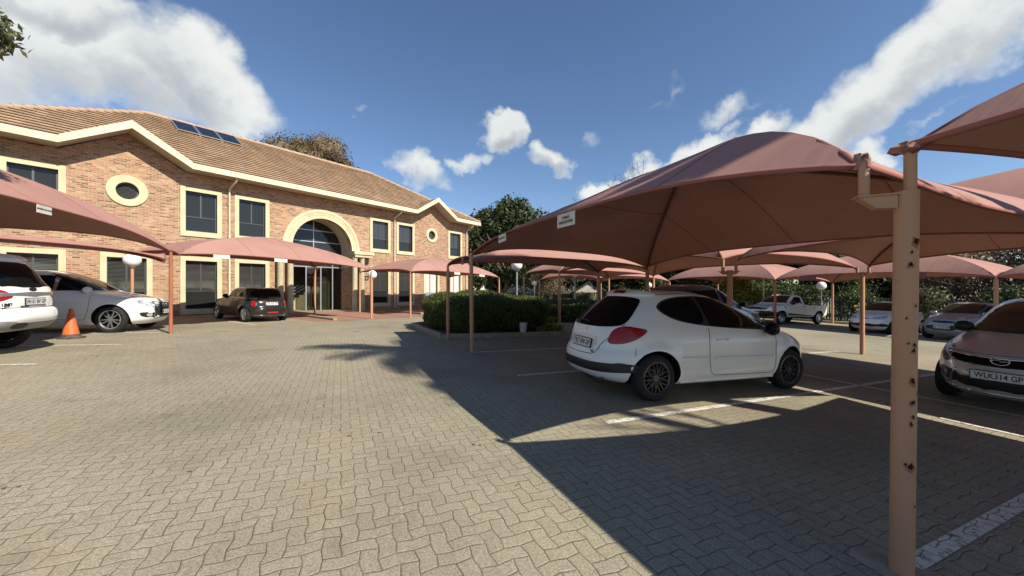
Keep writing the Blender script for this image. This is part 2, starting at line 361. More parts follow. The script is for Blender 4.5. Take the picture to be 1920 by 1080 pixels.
def leaves(P, N, size, jitter=.8):
    """leaf-shaped quads (diamonds bent along the rib) at P facing roughly N"""
    n = len(P); N = N+rng.normal(0, jitter, (n, 3)); N /= np.linalg.norm(N, axis=1)[:, None]+1e-9
    T = rng.normal(0, 1, (n, 3)); T -= N*(T*N).sum(1)[:, None]; T /= np.linalg.norm(T, axis=1)[:, None]+1e-9
    B = np.cross(N, T); s = size*rng.uniform(.6, 1.35, n)[:, None]
    V = np.stack([P-T*s, P+B*s*.45-N*s*.15, P+T*s, P-B*s*.45-N*s*.15], 1).reshape(-1, 3)
    F = np.arange(4*n).reshape(n, 4); return V, F
def shell_points(cen, rad, n, lo=.55, noise=.25):
    d = rng.normal(0, 1, (n, 3)); d /= np.linalg.norm(d, axis=1)[:, None]
    r = rng.uniform(lo**2, 1, n)**.5*(1+rng.normal(0, noise*.35, n))
    return np.array(cen)+d*r[:, None]*np.array(rad), d
def blob_mesh(mb, cen, rad, seed, amp=.18, n=14, m=0):
    rr = random.Random(seed); ph = [rr.uniform(0, 6) for _ in range(4)]; pr = []
    vs = []; cen = Vector(cen)
    for i in range(n+1):
        th = PI*i/n
        for k in range(2*n):
            a = PI*k/n; w = 1+amp*math.sin(3*a+ph[0]+2*th)*math.sin(2*th+ph[1])+amp*.6*math.sin(7*a+ph[2])*math.sin(5*th+ph[3])*math.sin(th)
            vs.append(cen+Vector((math.sin(th)*math.cos(a)*rad[0]*w, math.sin(th)*math.sin(a)*rad[1]*w, math.cos(th)*rad[2]*w)))
    fs = [(i*2*n+k, i*2*n+(k+1)%(2*n), (i+1)*2*n+(k+1)%(2*n), (i+1)*2*n+k) for i in range(n) for k in range(2*n)]
    mb.add(vs, fs, m)
# ---------------------------------------------------------------- ground
def sheet(name, poly, h, mat, kind='structure', label=None, cat=None, parent=None):
    """flat polygon draped on the slope, h above the paving"""
    mb = MB(); n = len(poly); mb.add([(x, y, GZ(x, y)+h) for x, y in poly], [tuple(range(n))]); o = mb.build(name, mat, parent)
    if kind: o['kind'] = kind
    return o
gx = [-400,-120,-60,-30,-20,-10,0,10,20,30,45,80,150,400]; gy = [-200,-80,-40,-20,-5,0,10,20,30,50,70,120,200,600]
mb = MB(); mb.add([(x, y, GZ(x, y)) for y in gy for x in gx], [(j*14+i, j*14+i+1, (j+1)*14+i+1, (j+1)*14+i) for j in range(13) for i in range(13)])
mb.build('ground', M_pave)['kind'] = 'structure'
# facade frame: s along the front, d into the building
FA = Vector((-15.3, 17.5)); FS = Vector((.6029, .7978)); FD = Vector((-.7978, .6029))
def FP(s, d): p = FA+FS*s+FD*d; return p.x, p.y
sheet('entrance_path', [FP(-7, -1.9), FP(3.2, -1.9), FP(3.2, -6.4), FP(4.2, -6.6), FP(9.4, -6.3), FP(10.6, -5.6), FP(20, -5.4), FP(20.5, .2), FP(-7, .2)], .006, M_redpave)
# kerb beside the entrance path: a raised block
def kerb_run(name, pts, w, h, closed=False):
    mb = MB(); n = len(pts)
    for i in range(n if closed else n-1):
        a = Vector(pts[i]); b = Vector(pts[(i+1) % n]); d = (b-a).normalized(); nn = Vector((-d.y, d.x))*w; L = (b-a).length; k = max(1, round(L/1.0))
        for j in range(k):
            p = a+(b-a)*(j/k)+d*.004; q = a+(b-a)*((j+1)/k)-d*.004
            vs = []
            for (c, o_) in ((p, 0), (q, 0), (q, 1), (p, 1)):
                e = c+nn*o_; vs.append((e.x, e.y, GZ(e.x, e.y)-.05))
            for (c, o_) in ((p, .12), (q, .12), (q, 1), (p, 1)):
                e = c+nn*o_; vs.append((e.x, e.y, GZ(e.x, e.y)+h))
            for (c, o_) in ((p, 0), (q, 0)):
                e = c+nn*o_; vs.append((e.x, e.y, GZ(e.x, e.y)+h*.8))
            mb.add(vs, [(0,1,9,8),(8,9,5,4),(4,5,6,7),(2,3,7,6),(0,8,4,7,3),(1,2,6,5,9)])
    return mb.build(name, M_kerb)
k = kerb_run('kerb', [FP(4.0, -1.7), FP(4.0, -6.2)], .16, .11); k['kind'] = 'structure'
k = kerb_run('kerb', [FP(9.9, -5.2), FP(9.9, -1.8)], .16, .11); k['kind'] = 'structure'
# painted bay lines
def line(a, b, w=.10):
    a = Vector(a); b = Vector(b); d = (b-a).normalized(); n = Vector((-d.y, d.x))*w/2; k = max(1, int((b-a).length))
    vs = []
    for i in range(k+1):
        p = a+(b-a)*i/k
        for e in (p-n, p+n): vs.append((e.x, e.y, GZ(e.x, e.y)+.006))
    mb = MB(); mb.add(vs, [(2*i, 2*i+2, 2*i+3, 2*i+1) for i in range(k)]); o = mb.build('parking_line', M_line)
    tag(o, None, None, None, 'structure'); return o
for u, v0, v1 in ((7.84,.05,5.5),(5.2,0,10.4),(2.6,-.05,10.4),(0,.12,5.5),(10.1,5.5,10.4),(12.9,5.5,10.4),(15.5,5.5,10.4),(-2.6,.0,5.5)):
    line(UV(u, v0), UV(u, v1))
line(UV(-3, 5.55), UV(8.3, 5.55)); line(UV(-3, 4.25), UV(1.2, 4.3), .08)
for u in (12.1, 9.5, 6.9, 4.3, 1.7): line(UV(u, 19.0), UV(u, 24))
WL = Vector((-.954, -.3))
for px, py, L in ((68, 683, 4.5), (230, 646, 4.8)):
    g = Vector(ground_px(px, py)); line(g, g+WL*L*.93)
g = Vector(ground_px(300, 624)); line(g, g+WL*4.6)
a = Vector(FP(3.6, -6.4)); line(Vector(ground_px(478, 609)), Vector(ground_px(425, 602)), .1)
sheet('concrete_footing', [(2.03, 2.30), (2.08, 2.12), (2.22, 2.04), (2.38, 2.08), (2.42, 2.24), (2.30, 2.36), (2.12, 2.38)], .004, M_kerb)

# ---------------------------------------------------------------- office building (local x = along the front, y = into the block)
bld = thing('office_building', 'two storey brown face brick office block with cream trim and tan tiled roof', 'building', (FA.x, FA.y, 0), math.atan2(FS.y, FS.x))
GCS = (-1.65, 14.97); GH = 1.95; X0, X1 = -5.84, 19.14; EZ = 7.04; DEP = 10.0
outline = [(X0, -.3), (X1, -.3), (X1, EZ-.02)]
for c in (GCS[1], GCS[0]): outline += [(c+GH-.06, EZ-.02), (c, 8.20), (c-GH+.06, EZ-.02)]
outline += [(X0, EZ-.02)]
wall = MB().prism(outline, 0, .3).build('brick_wall', M_brick, bld)
cut = MB(); UPW = [(.84, 1), (2.95, 1), (10.53, 1), (12.6, 1), (17.56, 1), (-4.16, 1)]; wid = .60
LOW = [(.84, 0), (2.95, 0), (10.53, 0), (12.6, 0), (17.56, 2), (15.03, 2), (-1.68, 0), (-4.16, 0)]
for s, k in UPW: cut.box(s-wid, s+wid, -.5, 1, 4.31, 6.18)
for s, k in LOW: cut.box(s-wid, s+wid, -.5, 1, .66, 2.93)
for s, r in ((-1.67, .36), (15.07, .34)): cut.lathe([(0, -.5), (r, -.5), (r, 1), (0, 1)], 32, axis='y', c=(s, 0, 5.76))
AC, AR, AZ = 6.68, 1.78, 4.02
cut.prism([(AC-AR, -.4), (AC+AR, -.4)]+[(AC+AR*math.cos(PI*i/32), AZ+AR*math.sin(PI*i/32)) for i in range(33)], -.5, 1.2)
co = cut.build('cutter', M_brick); md = wall.modifiers.new('b', 'BOOLEAN'); md.operation = 'DIFFERENCE'; md.object = co; md.solver = 'EXACT'
co.location = (FA.x, FA.y, 0); co.rotation_euler = bld.rotation_euler; bpy.context.view_layer.update()
dg = bpy.context.evaluated_depsgraph_get(); nm = bpy.data.meshes.new_from_object(wall.evaluated_get(dg)); wall.modifiers.clear(); wall.data = nm; bpy.data.objects.remove(co)
mb = MB(); mb.box(X0, X0+.3, .302, DEP, -.3, EZ-.02); mb.box(X1-.3, X1, .302, DEP, -.3, EZ-.02); mb.box(X0, X1, DEP, DEP+.3, -.3, EZ-.02); mb.build('side_wall', M_brick, bld)

# windows: a cream surround with an aluminium frame, panes and sometimes blinds as its sub-parts
wcache = {}
def window(s, z0, z1, w, surround, low, kind):
    key = (round(z1-z0, 2), low, kind); h = z1-z0
    if key not in wcache:
        f = MB(); fr = .19; y0, y1 = -.055, .14
        f.box(-w-fr, w+fr, y0, y1, h, h+fr); f.box(-w-fr, w+fr, y0, y1, -fr-.05, 0)
        f.box(-w-fr, -w, y0+.002, y1, 0, h); f.box(w, w+fr, y0+.002, y1, 0, h)
        a = MB(); t = .045; Y0, Y1 = .12, .17
        a.box(-w, w, Y0, Y1, 0, t); a.box(-w, w, Y0, Y1, h-t, h); a.box(-w, -w+t, Y0, Y1, t, h-t); a.box(w-t, w, Y0, Y1, t, h-t)
        zt = h*.36
        if kind == 'door':
            a.box(-.1, .02, Y0+.002, Y1, t, h-t)
        else:
            a.box(-w+t, w-t, Y0+.002, Y1, zt, zt+.04); a.box(-.03, .03, Y0+.004, Y1, zt+.04, h-t)
        g = MB(); g.box(-w+t, w-t, .145, .16, t, zt if kind != 'door' else h*.3)
        g2 = MB(); g2.box(-w+t, w-t, .146, .161, zt+.04 if kind != 'door' else h*.3, h-t)
        wcache[key] = [b.build(nm_, mt, None, link=False) for b, nm_, mt in ((f, 'window', M_cream), (a, 'window_frame', M_alu if kind != 'door' else M_alu2), (g, 'pane', M_wglass if kind != 'door' else M_alu2), (g2, 'pane', M_blind if kind == 'blind' else M_wglass if kind == 'plain' else M_white_sign))]
    base = wcache[key][0].copy(); C.objects.link(base); base.parent = bld; base.location = (s, 0, z0)
    for o in wcache[key][1:]:
        c = o.copy(); C.objects.link(c); c.parent = base
for s, k in UPW: window(s, 4.31, 6.18, wid, 1, 0, 'plain' if s < 5 else 'blind')
for s, k in LOW: window(s, .66, 2.93, wid, 1, 1, {0: 'blind', 2: 'door'}[k])
for s, r, ro in ((-1.67, .36, .65), (15.07, .34, .56)):
    w = MB(); w.lathe([(r, .12), (r, -.04), (ro-.02, -.06), (ro, -.04), (ro, .01)], 40, axis='y'); w_ = w.build('window', M_cream, bld, smooth=True, sharp=40); w_.location = (s, 0, 5.76)
    w = MB(); w.lathe([(r, .12), (r-.045, .12), (r-.045, .17), (r, .17)], 40, axis='y'); w.build('window_frame', M_alu, w_)
    w = MB(); w.lathe([(0, .15), (r-.04, .15)], 40, axis='y'); w.build('pane', M_blind, w_)
# arch: three stepped bands, imposts, paired columns
mb = MB(); bands = [(1.78, 1.97, .34, .055), (1.97, 1.995, .04, .03), (1.995, 2.10, .04, .055), (2.10, 2.125, .04, .03), (2.125, 2.30, .04, .065)]
for r0, r1, back, pr in bands:
    n = 40; vs = []
    for i in range(n+1):
        a = PI*i/n; c_, s_ = math.cos(a), math.sin(a)
        for r, y in ((r0, -pr), (r1, -pr), (r1, back), (r0, back)): vs.append((AC+r*c_, y, AZ+r*s_))
    mb.add(vs, [(4*i+j, 4*i+(j+1) % 4, 4*(i+1)+(j+1) % 4, 4*(i+1)+j) for i in range(n) for j in range(4)])
mb.build('arch_surround', M_cream, bld)
mb = MB()                                                 # deep reveal of the arch and portal
n = 32
vs = [(AC+1.779*math.cos(PI*i/n), y, AZ+1.779*math.sin(PI*i/n)) for i in range(n+1) for y in (.3, 1.25)]
mb.add(vs, [(2*i, 2*i+1, 2*i+3, 2*i+2) for i in range(n)])
mb.box(AC+1.78, AC+1.9, .302, 1.25, 2.95, 4.02); mb.box(AC-1.9, AC-1.78, .302, 1.25, 2.95, 4.02)
mb.build('arch_reveal', M_cream, bld)
for sx in (AC+1.78, AC-1.95): MB().box(sx, sx+.17, .303, 1.3, -.2, 2.95).build('portal_side_wall', M_brick, bld)
for sx in (-1, 1):
    mb = MB(); a, b = sorted((AC+sx*1.62, AC+sx*3.0)); mb.box(a, b, -.62, .26, 3.78, 3.98); mb.box(a+.08, b-.08, -.55, .25, 3.62, 3.779); mb.build('impost', M_cream, bld)
    for ds in (2.0, 2.5):
        s = AC+sx*ds if sx < 0 else AC+ds-.17; g = GZ(*FP(s, -.3))
        mb = MB(); mb.lathe([(.2, g-.05), (.2, g+.08), (.165, g+.1), (.16, 3.5), (.19, 3.54), (.19, 3.62)], 24, c=(s, -.28, 0)); mb.build('column', M_cream, bld, smooth=True, sharp=40)
# glazing screen of the entrance
gl = MB(); y = 1.25
for z in (.18, 2.95, 3.75, 4.5, 5.2): gl.box(AC-AR, AC+AR, y, y+.06, z, z+.06)
for dx in (-1.2, -.45, .45, 1.2): gl.box(AC+dx-.03, AC+dx+.03, y-.002, y+.058, .18, 3.75 if abs(dx) > 1 else 2.95)
gl.box(AC-.03, AC+.03, y-.002, y+.058, 3.01, 5.78)
gl.build('entrance_frame', M_alu2, bld)
mb = MB(); mb.prism([(AC-AR, 3.0), (AC+AR, 3.0)]+[(AC+AR*math.cos(PI*i/24), AZ+AR*math.sin(PI*i/24)) for i in range(25)], y+.02, y+.035); mb.build('fanlight_pane', M_wglass, bld)
mb = MB(); mb.box(AC-AR, AC-1.2, y+.021, y+.034, .2, 2.95); mb.box(AC-.45, AC+AR, y+.021, y+.034, .2, 2.95); mb.build('entrance_pane', M_clear, bld)
M_hall = material('hall_plaster', (.40, .33, .19), .8); M_hallfl = material('hall_floor', (.16, .13, .09), .4)
mb = MB(); g0 = .2
mb.box(AC-3.2, AC+3.2, 6.0, 6.1, 0, 3.4); mb.box(AC-3.3, AC-3.2, 1.4, 6, 0, 3.4); mb.box(AC+3.2, AC+3.3, 1.4, 6, 0, 3.4); mb.box(AC-3.3, AC+3.3, 1.33, 6.1, 3.02, 3.12); mb.box(AC+.55, AC+1.35, 1.9, 2.0, g0, 2.1)
mb.build('hall_wall', M_hall, bld)
mb = MB(); mb.box(AC-3.2, AC+3.2, .8, 6.0, g0-.1, g0); mb.build('hall_floor', M_hallfl, bld)
st = MB()
for i in range(12): st.box(AC-1.6+i*.27, AC-1.6+(i+1)*.27, 2.6, 3.6, g0, g0+.17*(i+1)) if i < 12 else None
st_o = st.build('staircase', M_hall, bld)
ra = MB()
for h in (.35, .55, .75, .95): ra.tube([(AC-1.55, 2.58, g0+.1+h), (AC+1.5, 2.58, g0+2.03+h)], .018, 6)
for i in range(5): ra.tube([(AC-1.5+i*.75, 2.58, g0+.1+i*.47), (AC-1.5+i*.75, 2.58, g0+1.1+i*.47)], .02, 6)
ra.build('stair_rail', M_alu, st_o)
ll = text_obj('D', .42, M_black, bld, frame_M((9.50, -.02, 2.3), (1, 0, 0), (0, 0, 1)), 'wall_letter', .01, bold=.012)

# roof: every course of tiles is a step
M_tshade = material('tile_lip_shade', (.05, .035, .025), 1, spec=.1)  # shade under each course, put into the colour of its lower lip
def course(mb, P00, P01, P10, P11, up, th=.085):
    """strip between lower edge P00-P01 and upper edge P10-P11; lower edge stands proud"""
    u = Vector(up).normalized()*th; a, b, c, d = map(Vector, (P00, P01, P10, P11))
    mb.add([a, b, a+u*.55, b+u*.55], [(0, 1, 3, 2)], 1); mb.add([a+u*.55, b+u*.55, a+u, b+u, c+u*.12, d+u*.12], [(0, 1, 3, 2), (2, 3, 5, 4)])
RZ, RY, EY = 10.95, 5.0, -.82; ZE = 7.31; RX0, RX1 = -.25, 12.9; EX0, EX1 = -6.7, 19.75
nC = 21; un = Vector((0, -(RZ-ZE), (RY-EY))).normalized()
tm = MB()
def gab_excl(t):                # spans of the front slope hidden by the gables at parameter t
    z = ZE+(RZ-ZE)*t; k = (z-ZE)/(8.5-ZE)
    return [] if k >= 1 else [(c-GH*(1-k)-.0, c+GH*(1-k)+.0) for c in GCS]
for i in range(nC):
    t0, t1 = i/nC, (i+1)/nC
    L = lambda t: (EX0+(RX0-EX0)*t, EX1+(RX1-EX1)*t)
    y0, y1 = EY+(RY-EY)*t0, EY+(RY-EY)*t1; z0, z1 = ZE+(RZ-ZE)*t0, ZE+(RZ-ZE)*t1
    e0, e1 = gab_excl(t0), gab_excl(t1); a0, b0 = L(t0); a1, b1 = L(t1)
    if e0:
        if not e1: e1 = [(c, c) for c in GCS]
        xs0 = [a0]+[v for e in e0 for v in e]+[b0]; xs1 = [a1]+[v for e in e1 for v in e]+[b1]
        for j in (0, 2, 4): course(tm, (xs0[j], y0, z0), (xs0[j+1], y0, z0), (xs1[j], y1, z1), (xs1[j+1], y1, z1), un)
    else: course(tm, (a0, y0, z0), (b0, y0, z0), (a1, y1, z1), (b1, y1, z1), un)
    by0, by1 = DEP+.82+(RY-DEP-.82)*t0, DEP+.82+(RY-DEP-.82)*t1
    course(tm, (b0, by0, z0), (a0, by0, z0), (b1, by1, z1), (a1, by1, z1), (0, .5, .85))
    course(tm, (a0, by0, z0), (a0, y0, z0), (a1, by1, z1), (a1, y1, z1), (-.5, 0, .85))
    course(tm, (b0, y0, z0), (b0, by0, z0), (b1, y1, z1), (b1, by1, z1), (.5, 0, .85))
tm.build('roof', [M_tile, M_tshade], bld, fix=False)
roof = bld.children[-1]
gy1 = EY+(8.5-ZE)/(RZ-ZE)*(RY-EY)
for c in GCS:
    g = MB(); gs = MB()
    for sx in (-1, 1):
        nC2 = 8
        for i in range(nC2):
            k0, k1 = i/nC2, (i+1)/nC2
            pts = [(c+sx*(GH+.02)*(1-k0), EY-.04, ZE+1.2*k0), (c+sx*(GH+.02)*(1-k0), EY+(gy1-EY)*k0, ZE+1.2*k0), (c+sx*(GH+.02)*(1-k1), EY-.04, ZE+1.2*k1), (c+sx*(GH+.02)*(1-k1), EY+(gy1-EY)*k1, ZE+1.2*k1)]
            course(g, *pts, (sx*.5, 0, .85), .04)
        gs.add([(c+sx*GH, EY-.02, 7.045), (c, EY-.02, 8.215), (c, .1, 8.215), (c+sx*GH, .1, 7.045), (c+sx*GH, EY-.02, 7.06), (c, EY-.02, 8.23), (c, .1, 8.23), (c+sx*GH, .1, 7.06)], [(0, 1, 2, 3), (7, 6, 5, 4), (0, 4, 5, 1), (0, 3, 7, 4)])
    g.build('gable_roof', [M_tile, M_tshade], bld, fix=False); gs.build('gable_soffit', M_soffit, bld)
    for sx in (-1, 1):
        f = MB(); f.prism([(c+sx*(GH+.0), 7.03), (c+sx*(GH), 7.33), (c+sx*0.0, 8.53), (c, 8.2)], EY-.10, EY-.03); f.build('gable_fascia', M_fascia, bld)
rt = MB()
for a, b in (((RX0, RY, RZ), (RX1, RY, RZ)), ((EX0, EY, ZE), (RX0, RY, RZ)), ((EX1, EY, ZE), (RX1, RY, RZ)), ((EX0, DEP+.82, ZE), (RX0, RY, RZ)), ((EX1, DEP+.82, ZE), (RX1, RY, RZ))):
    a, b = Vector(a), Vector(b); n = int((b-a).length/.42)
    for i in range(n):
        p, q = a+(b-a)*i/n, a+(b-a)*(i+1.08)/n; rt.tube([p+Vector((0, 0, .03)), q+Vector((0, 0, .015))], [.12, .10], 8)
rt.build('ridge_tiles', material('ridge_tile', (.40, .28, .20), .85, build=mottled((.44, .31, .22), (.34, .24, .17), 3, 5, .2)), bld, smooth=True, sharp=50)
fb = MB(); sf = MB(); xs = [EX0, GCS[0]-GH, GCS[0]+GH, GCS[1]-GH, GCS[1]+GH, EX1]
for j in (0, 2, 4):
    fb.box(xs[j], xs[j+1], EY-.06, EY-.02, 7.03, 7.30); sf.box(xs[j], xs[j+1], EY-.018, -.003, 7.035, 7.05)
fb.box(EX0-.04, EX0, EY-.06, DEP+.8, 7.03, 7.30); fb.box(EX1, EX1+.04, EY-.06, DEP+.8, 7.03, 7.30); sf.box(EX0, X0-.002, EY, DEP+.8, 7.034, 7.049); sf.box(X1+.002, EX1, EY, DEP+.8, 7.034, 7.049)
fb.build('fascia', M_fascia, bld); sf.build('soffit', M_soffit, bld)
gt = MB()
for j in (0, 2, 4):  # gutter lip
    pass
for s, z in ((1.93, 7.0), (11.63, 7.0), (18.85, 7.0)):
    g = GZ(*FP(s, 0)); d = MB(); d.tube([(s+.12, EY+.1, 7.03), (s+.12, EY+.12, 6.92), (s, -.2, 6.62), (s, -.085, 6.48), (s, -.085, g+.25), (s, -.2, g+.12)], .048, 10)
    for z_ in (5.8, 4.2, 2.4): d.box(s-.07, s+.07, -.10, 0, z_, z_+.03)
    d.build('downpipe', material('cream_pipe', (.66, .58, .42), .5), bld, smooth=True, sharp=40)
# solar panels on the front slope
def slope_pt(x, t, off): y = EY+(RY-EY)*t; z = ZE+(RZ-ZE)*t; return Vector((x, y, z))+un*off
M_pv = material('photovoltaic_glass', (.006, .009, .02), .15, spec=.25, build=lambda t, b, o: lk(t, t.mix(t.n('ShaderNodeTexBrick', offset=0., inp={'Vector': coords(t), 'Scale': 1, 'Brick Width': .157, 'Row Height': .157, 'Mortar Size': .008, 'Color1': (0,0,0,1), 'Color2': (0,0,0,1)}).outputs[1], (.006, .010, .022), (.04, .045, .055)), b.inputs['Base Color']))
for i in range(3):
    x0 = .60+i*.985; x1 = x0+.955; t0, t1 = .69, .93
    a, b, c_, d_ = slope_pt(x0, t0, .16), slope_pt(x1, t0, .16), slope_pt(x1, t1, .16), slope_pt(x0, t1, .16)
    mb = MB(); q = [a, b, c_, d_]; mb.add([p-un*.04 for p in q]+[p for p in q], [(0,3,2,1),(4,5,6,7),(0,1,5,4),(1,2,6,5),(2,3,7,6),(3,0,4,7)])
    for p in q: mb.tube([p-un*.05, p-un*.16], .02, 6)
    pn = mb.build('solar_panel', material('panel_frame', (.6, .62, .64), .4, .8), bld)
    e = .04; mb = MB(); mb.add([slope_pt(x0+e, t0+.006, .163), slope_pt(x1-e, t0+.006, .163), slope_pt(x1-e, t1-.006, .163), slope_pt(x0+e, t1-.006, .163)], [(0, 1, 2, 3)]); mb.build('solar_cells', M_pv, pn)

# ---------------------------------------------------------------- shade canopies
hprof = pchip([(0, 1.52), (.12, 1.45), (.25, 1.33), (.5, 1.07), (.7, .78), (.8, .59), (.9, .35), (.96, .16), (1, 0)])
def canopy(label, corners, zc, k=1.0, arch=.26, signs=(), N=22, inward=.16, group='shade net canopies over the parking bays', prof=1.0, droop=0):
    """corners: four (x, y) in order; zc: their heights"""
    cs = [Vector((p[0], p[1], z)) for p, z in zip(corners, zc)]; cen = sum(cs, Vector())/4
    root = thing('shade_canopy', label, 'canopy', cen, 0, group)
    def S(a, b):
        r = max(abs(a), abs(b)); p = (cs[0]*(1-a)*(1-b)+cs[1]*(1+a)*(1-b)+cs[2]*(1+a)*(1+b)+cs[3]*(1-a)*(1+b))/4
        q = 0 if r < 1e-6 else min(abs(a), abs(b))/r
        ar = arch if not isinstance(arch, tuple) else (arch[0] if (abs(b) >= abs(a) and b < 0) else arch[2] if abs(b) >= abs(a) else arch[1] if a > 0 else arch[3])
        h = hprof(r)*k*prof*(1-droop*max(0, -a))+ar*r**9*(1-q**3.2)-.09*k*(1-q*q)*r*(1-r**6)
        iw = inward if not isinstance(inward, tuple) else (inward[0] if (abs(b) >= abs(a) and b < 0) else inward[2] if abs(b) >= abs(a) else inward[1] if a > 0 else inward[3])
        c2 = cen.lerp(p, 1-iw/2.6*r**5*(1-q*q)); return Vector((c2.x, c2.y, p.z+h))-cen
    g = sorted({round(x, 5) for i in range(N+1) for x in (math.sin((i/N-.5)*PI)*.5+(i/N-.5),)}); g = [x/g[-1] for x in g]; n = len(g)
    mb = MB(); vs = [S(a, b) for b in g for a in g]; tri = []
    for j in range(n-1):
        for i in range(n-1):
            q4 = (j*n+i, j*n+i+1, (j+1)*n+i+1, (j+1)*n+i)
            if (g[i]+g[i+1])*(g[j]+g[j+1]) >= 0: tri += [(q4[0], q4[1], q4[2]), (q4[0], q4[2], q4[3])]
            else: tri += [(q4[0], q4[1], q4[3]), (q4[1], q4[2], q4[3])]
    mb.add(vs, tri)
    fb_ = mb.build('canopy_cloth', M_fabric, root, smooth=True, fix=True, sharp=14)
    if fb_.data.polygons[2*(n-1)*(n//2)].normal.z < 0:
        bm = bmesh.new(); bm.from_mesh(fb_.data); bmesh.ops.reverse_faces(bm, faces=bm.faces); bm.to_mesh(fb_.data); bm.free()
    hm = MB(); ring = [S(a, -1) for a in g]+[S(1, b) for b in g[1:]]+[S(a, 1) for a in g[::-1][1:]]+[S(-1, b) for b in g[::-1][1:]]
    hm.tube(ring, .02, 6, cap=False); hm.build('hem', M_hem, fb_, smooth=True)
    if k > .65:
        sm = MB()
        for e_ in (-.42, .08, .55): sm.tube([S(e_, t)+Vector((0, 0, .004)) for t in g], .006, 4, cap=False); sm.tube([S(e_, t)-Vector((0, 0, .006)) for t in g], .006, 4, cap=False)
        sm.build('seam', M_hem, fb_)
    rb = MB(); dn = Vector((0, 0, -.035))
    for sa, sb in ((1, 1), (1, -1), (-1, 1), (-1, -1)):
        rb.tube([S(sa*t, sb*t)+dn for t in (1, .96, .9, .8, .7, .6, .5, .4, .3, .2, .1, 0)], .028, 7)
    rb.build('rib_frame', M_rib, root, smooth=True)
    for (edge, t, w, h, txt, dark) in signs:      # hanging name boards on the edge
        a0, b0 = {0: (t, -1), 1: (1, t), 2: (t, 1), 3: (-1, t)}[edge]; e = .02
        a1, b1 = {0: (t+e, -1), 1: (1, t+e), 2: (t+e, 1), 3: (-1, t+e)}[edge]
        p = S(a0, b0); d = (S(a1, b1)-p).normalized()
        out = Vector((d.y, -d.x, 0)); 
        if out.dot(Vector((p.x, p.y, 0))) < 0: out = -out
        if Vector((-(cen.x+p.x), -(cen.y+p.y), 0)).dot(out) < 0: face = -out
        else: face = out
        xa = Vector((0, 0, 1)).cross(face)*1; xa = d*(1 if d.dot(xa) > 0 else -1)
        M = frame_M(p+face*.03-Vector((0, 0, h/2+.015)), xa, (0, 0, 1))
        sg = MB().box(-w/2, w/2, -h/2, h/2, -.006, .006, M=M).build('name_board', M_white_sign if not dark else M_rib, root)
        lines = txt.split('\n') if txt else []
        for li, s_ in enumerate(lines):
            text_obj(s_, h*.30 if len(lines) > 1 else h*.28, M_black, sg, M@Matrix.Translation((0, (len(lines)-1)*h*.17-li*h*.34, .0085)), sx=.9)
    return root
def G(p, h): return GZ(*p)+h
HC = 2.40
A_, B_ = (-.98, 9.34), (2.12, 2.30); Dm, Cm = (7.24, 4.43), (4.13, 11.64)
canopy('big shade net canopy over the white hatchback, two name boards on its left edge', [A_, B_, Dm, Cm], [2.46, 2.34, 2.20, 2.28], signs=[(0, -.50, .36, .15, 'MOMENT TRADE', 0), (0, .12, .46, .19, 'CHARLA\nSUBSTITUTIONS', 0)], arch=(.30, .12, .30, .26), inward=(.04, .22, .05, .05), droop=.24)
NR = (2.235, 2.15); canopy('nearest shade net canopy rising over the right edge above the rusty post', [NR, UV(-7.9, 0), UV(-7.9, 5.6), UV(-.15, 5.5)], [2.41, 2.35, 2.2, 2.2], arch=(.13, .2, .2, .05), inward=(.12, .1, .1, .26), k=.82)
P840 = (-1.95, 11.6)
canopy('narrow shade net canopy just behind the big one beside the hedge', [P840, A_, Cm, UV(10.24, 5.6)], [G(P840, 2.28), 2.30, 2.22, 2.22], k=.42, inward=.1, arch=.16, signs=[(0, .1, .26, .2, '', 1)])
E_, F_ = UV(4.64, 10.4), UV(5.13, 5.6)
canopy('shade net canopy over the silver people carrier on the right', [(F_[0]+.12, F_[1]-.05), UV(-2.9, 5.75), UV(-3.2, 10.9), (9.88, 10.55)], [G(F_, 2.42), G(UV(-2.9, 5.75), 2.42), G(UV(-3.2, 10.9), 2.5), G(E_, 2.47)])
F2, E2 = UV(12.95, 5.6), UV(12.45, 10.4)
canopy('shade net canopy over the grey off-roader behind the white hatchback', [F2, (F_[0]-.1, F_[1]+.12), (9.73, 10.76), E2], [G(F2, 2.4), G(F_, 2.44), G(E_, 2.42), G(E2, 2.4)])
F3, E3 = UV(16.2, 5.5), UV(15.7, 10.4)
canopy('small shade net canopy with its left tip beside the round lamp behind the hedge', [F3, F2, E2, E3], [G(F3, 2.36), G(F2, 2.42), G(E2, 2.4), G(E3, 2.36)], k=.6, arch=.12)
Q = [UV(25.3, 11.3), UV(17.9, 11.3), UV(17.9, 17.2), UV(25.3, 17.2)]
canopy('far sunlit canopy above the white gabled cottage', Q, [G(p, 2.4) for p in Q], k=.95)
R3 = {}
for u in (20, 12.2, 4.4, -3.4):
    for v in (19, 24.6): R3[u, v] = UV(u, v)
for (u0, u1, lab, sg) in ((20, 12.2, 'far canopy over the white pickup with its left tip above the grey off-roader', []), (12.2, 4.4, 'far canopy over the silver and white hatchbacks behind the big rusty post', [(0, -.62, .75, .26, '', 1), (0, .45, .75, .26, '', 1)]), (4.4, -3.4, 'rightmost far canopy reaching the right edge behind the people carrier', [])):
    q = [R3[u0, 19], R3[u1, 19], R3[u1, 24.6], R3[u0, 24.6]]; canopy(lab, q, [G(p, 2.5) for p in q], signs=sg)
K0 = (-10.2, 11.4); uL = Vector((-.33, .944)); wL = Vector((.944, .33))
def KK(a, b): p = Vector(K0)-uL*a-wL*b; return p.x, p.y
q = [K0, KK(7.8, 0), KK(7.8, 5.6), KK(0, 5.6)]
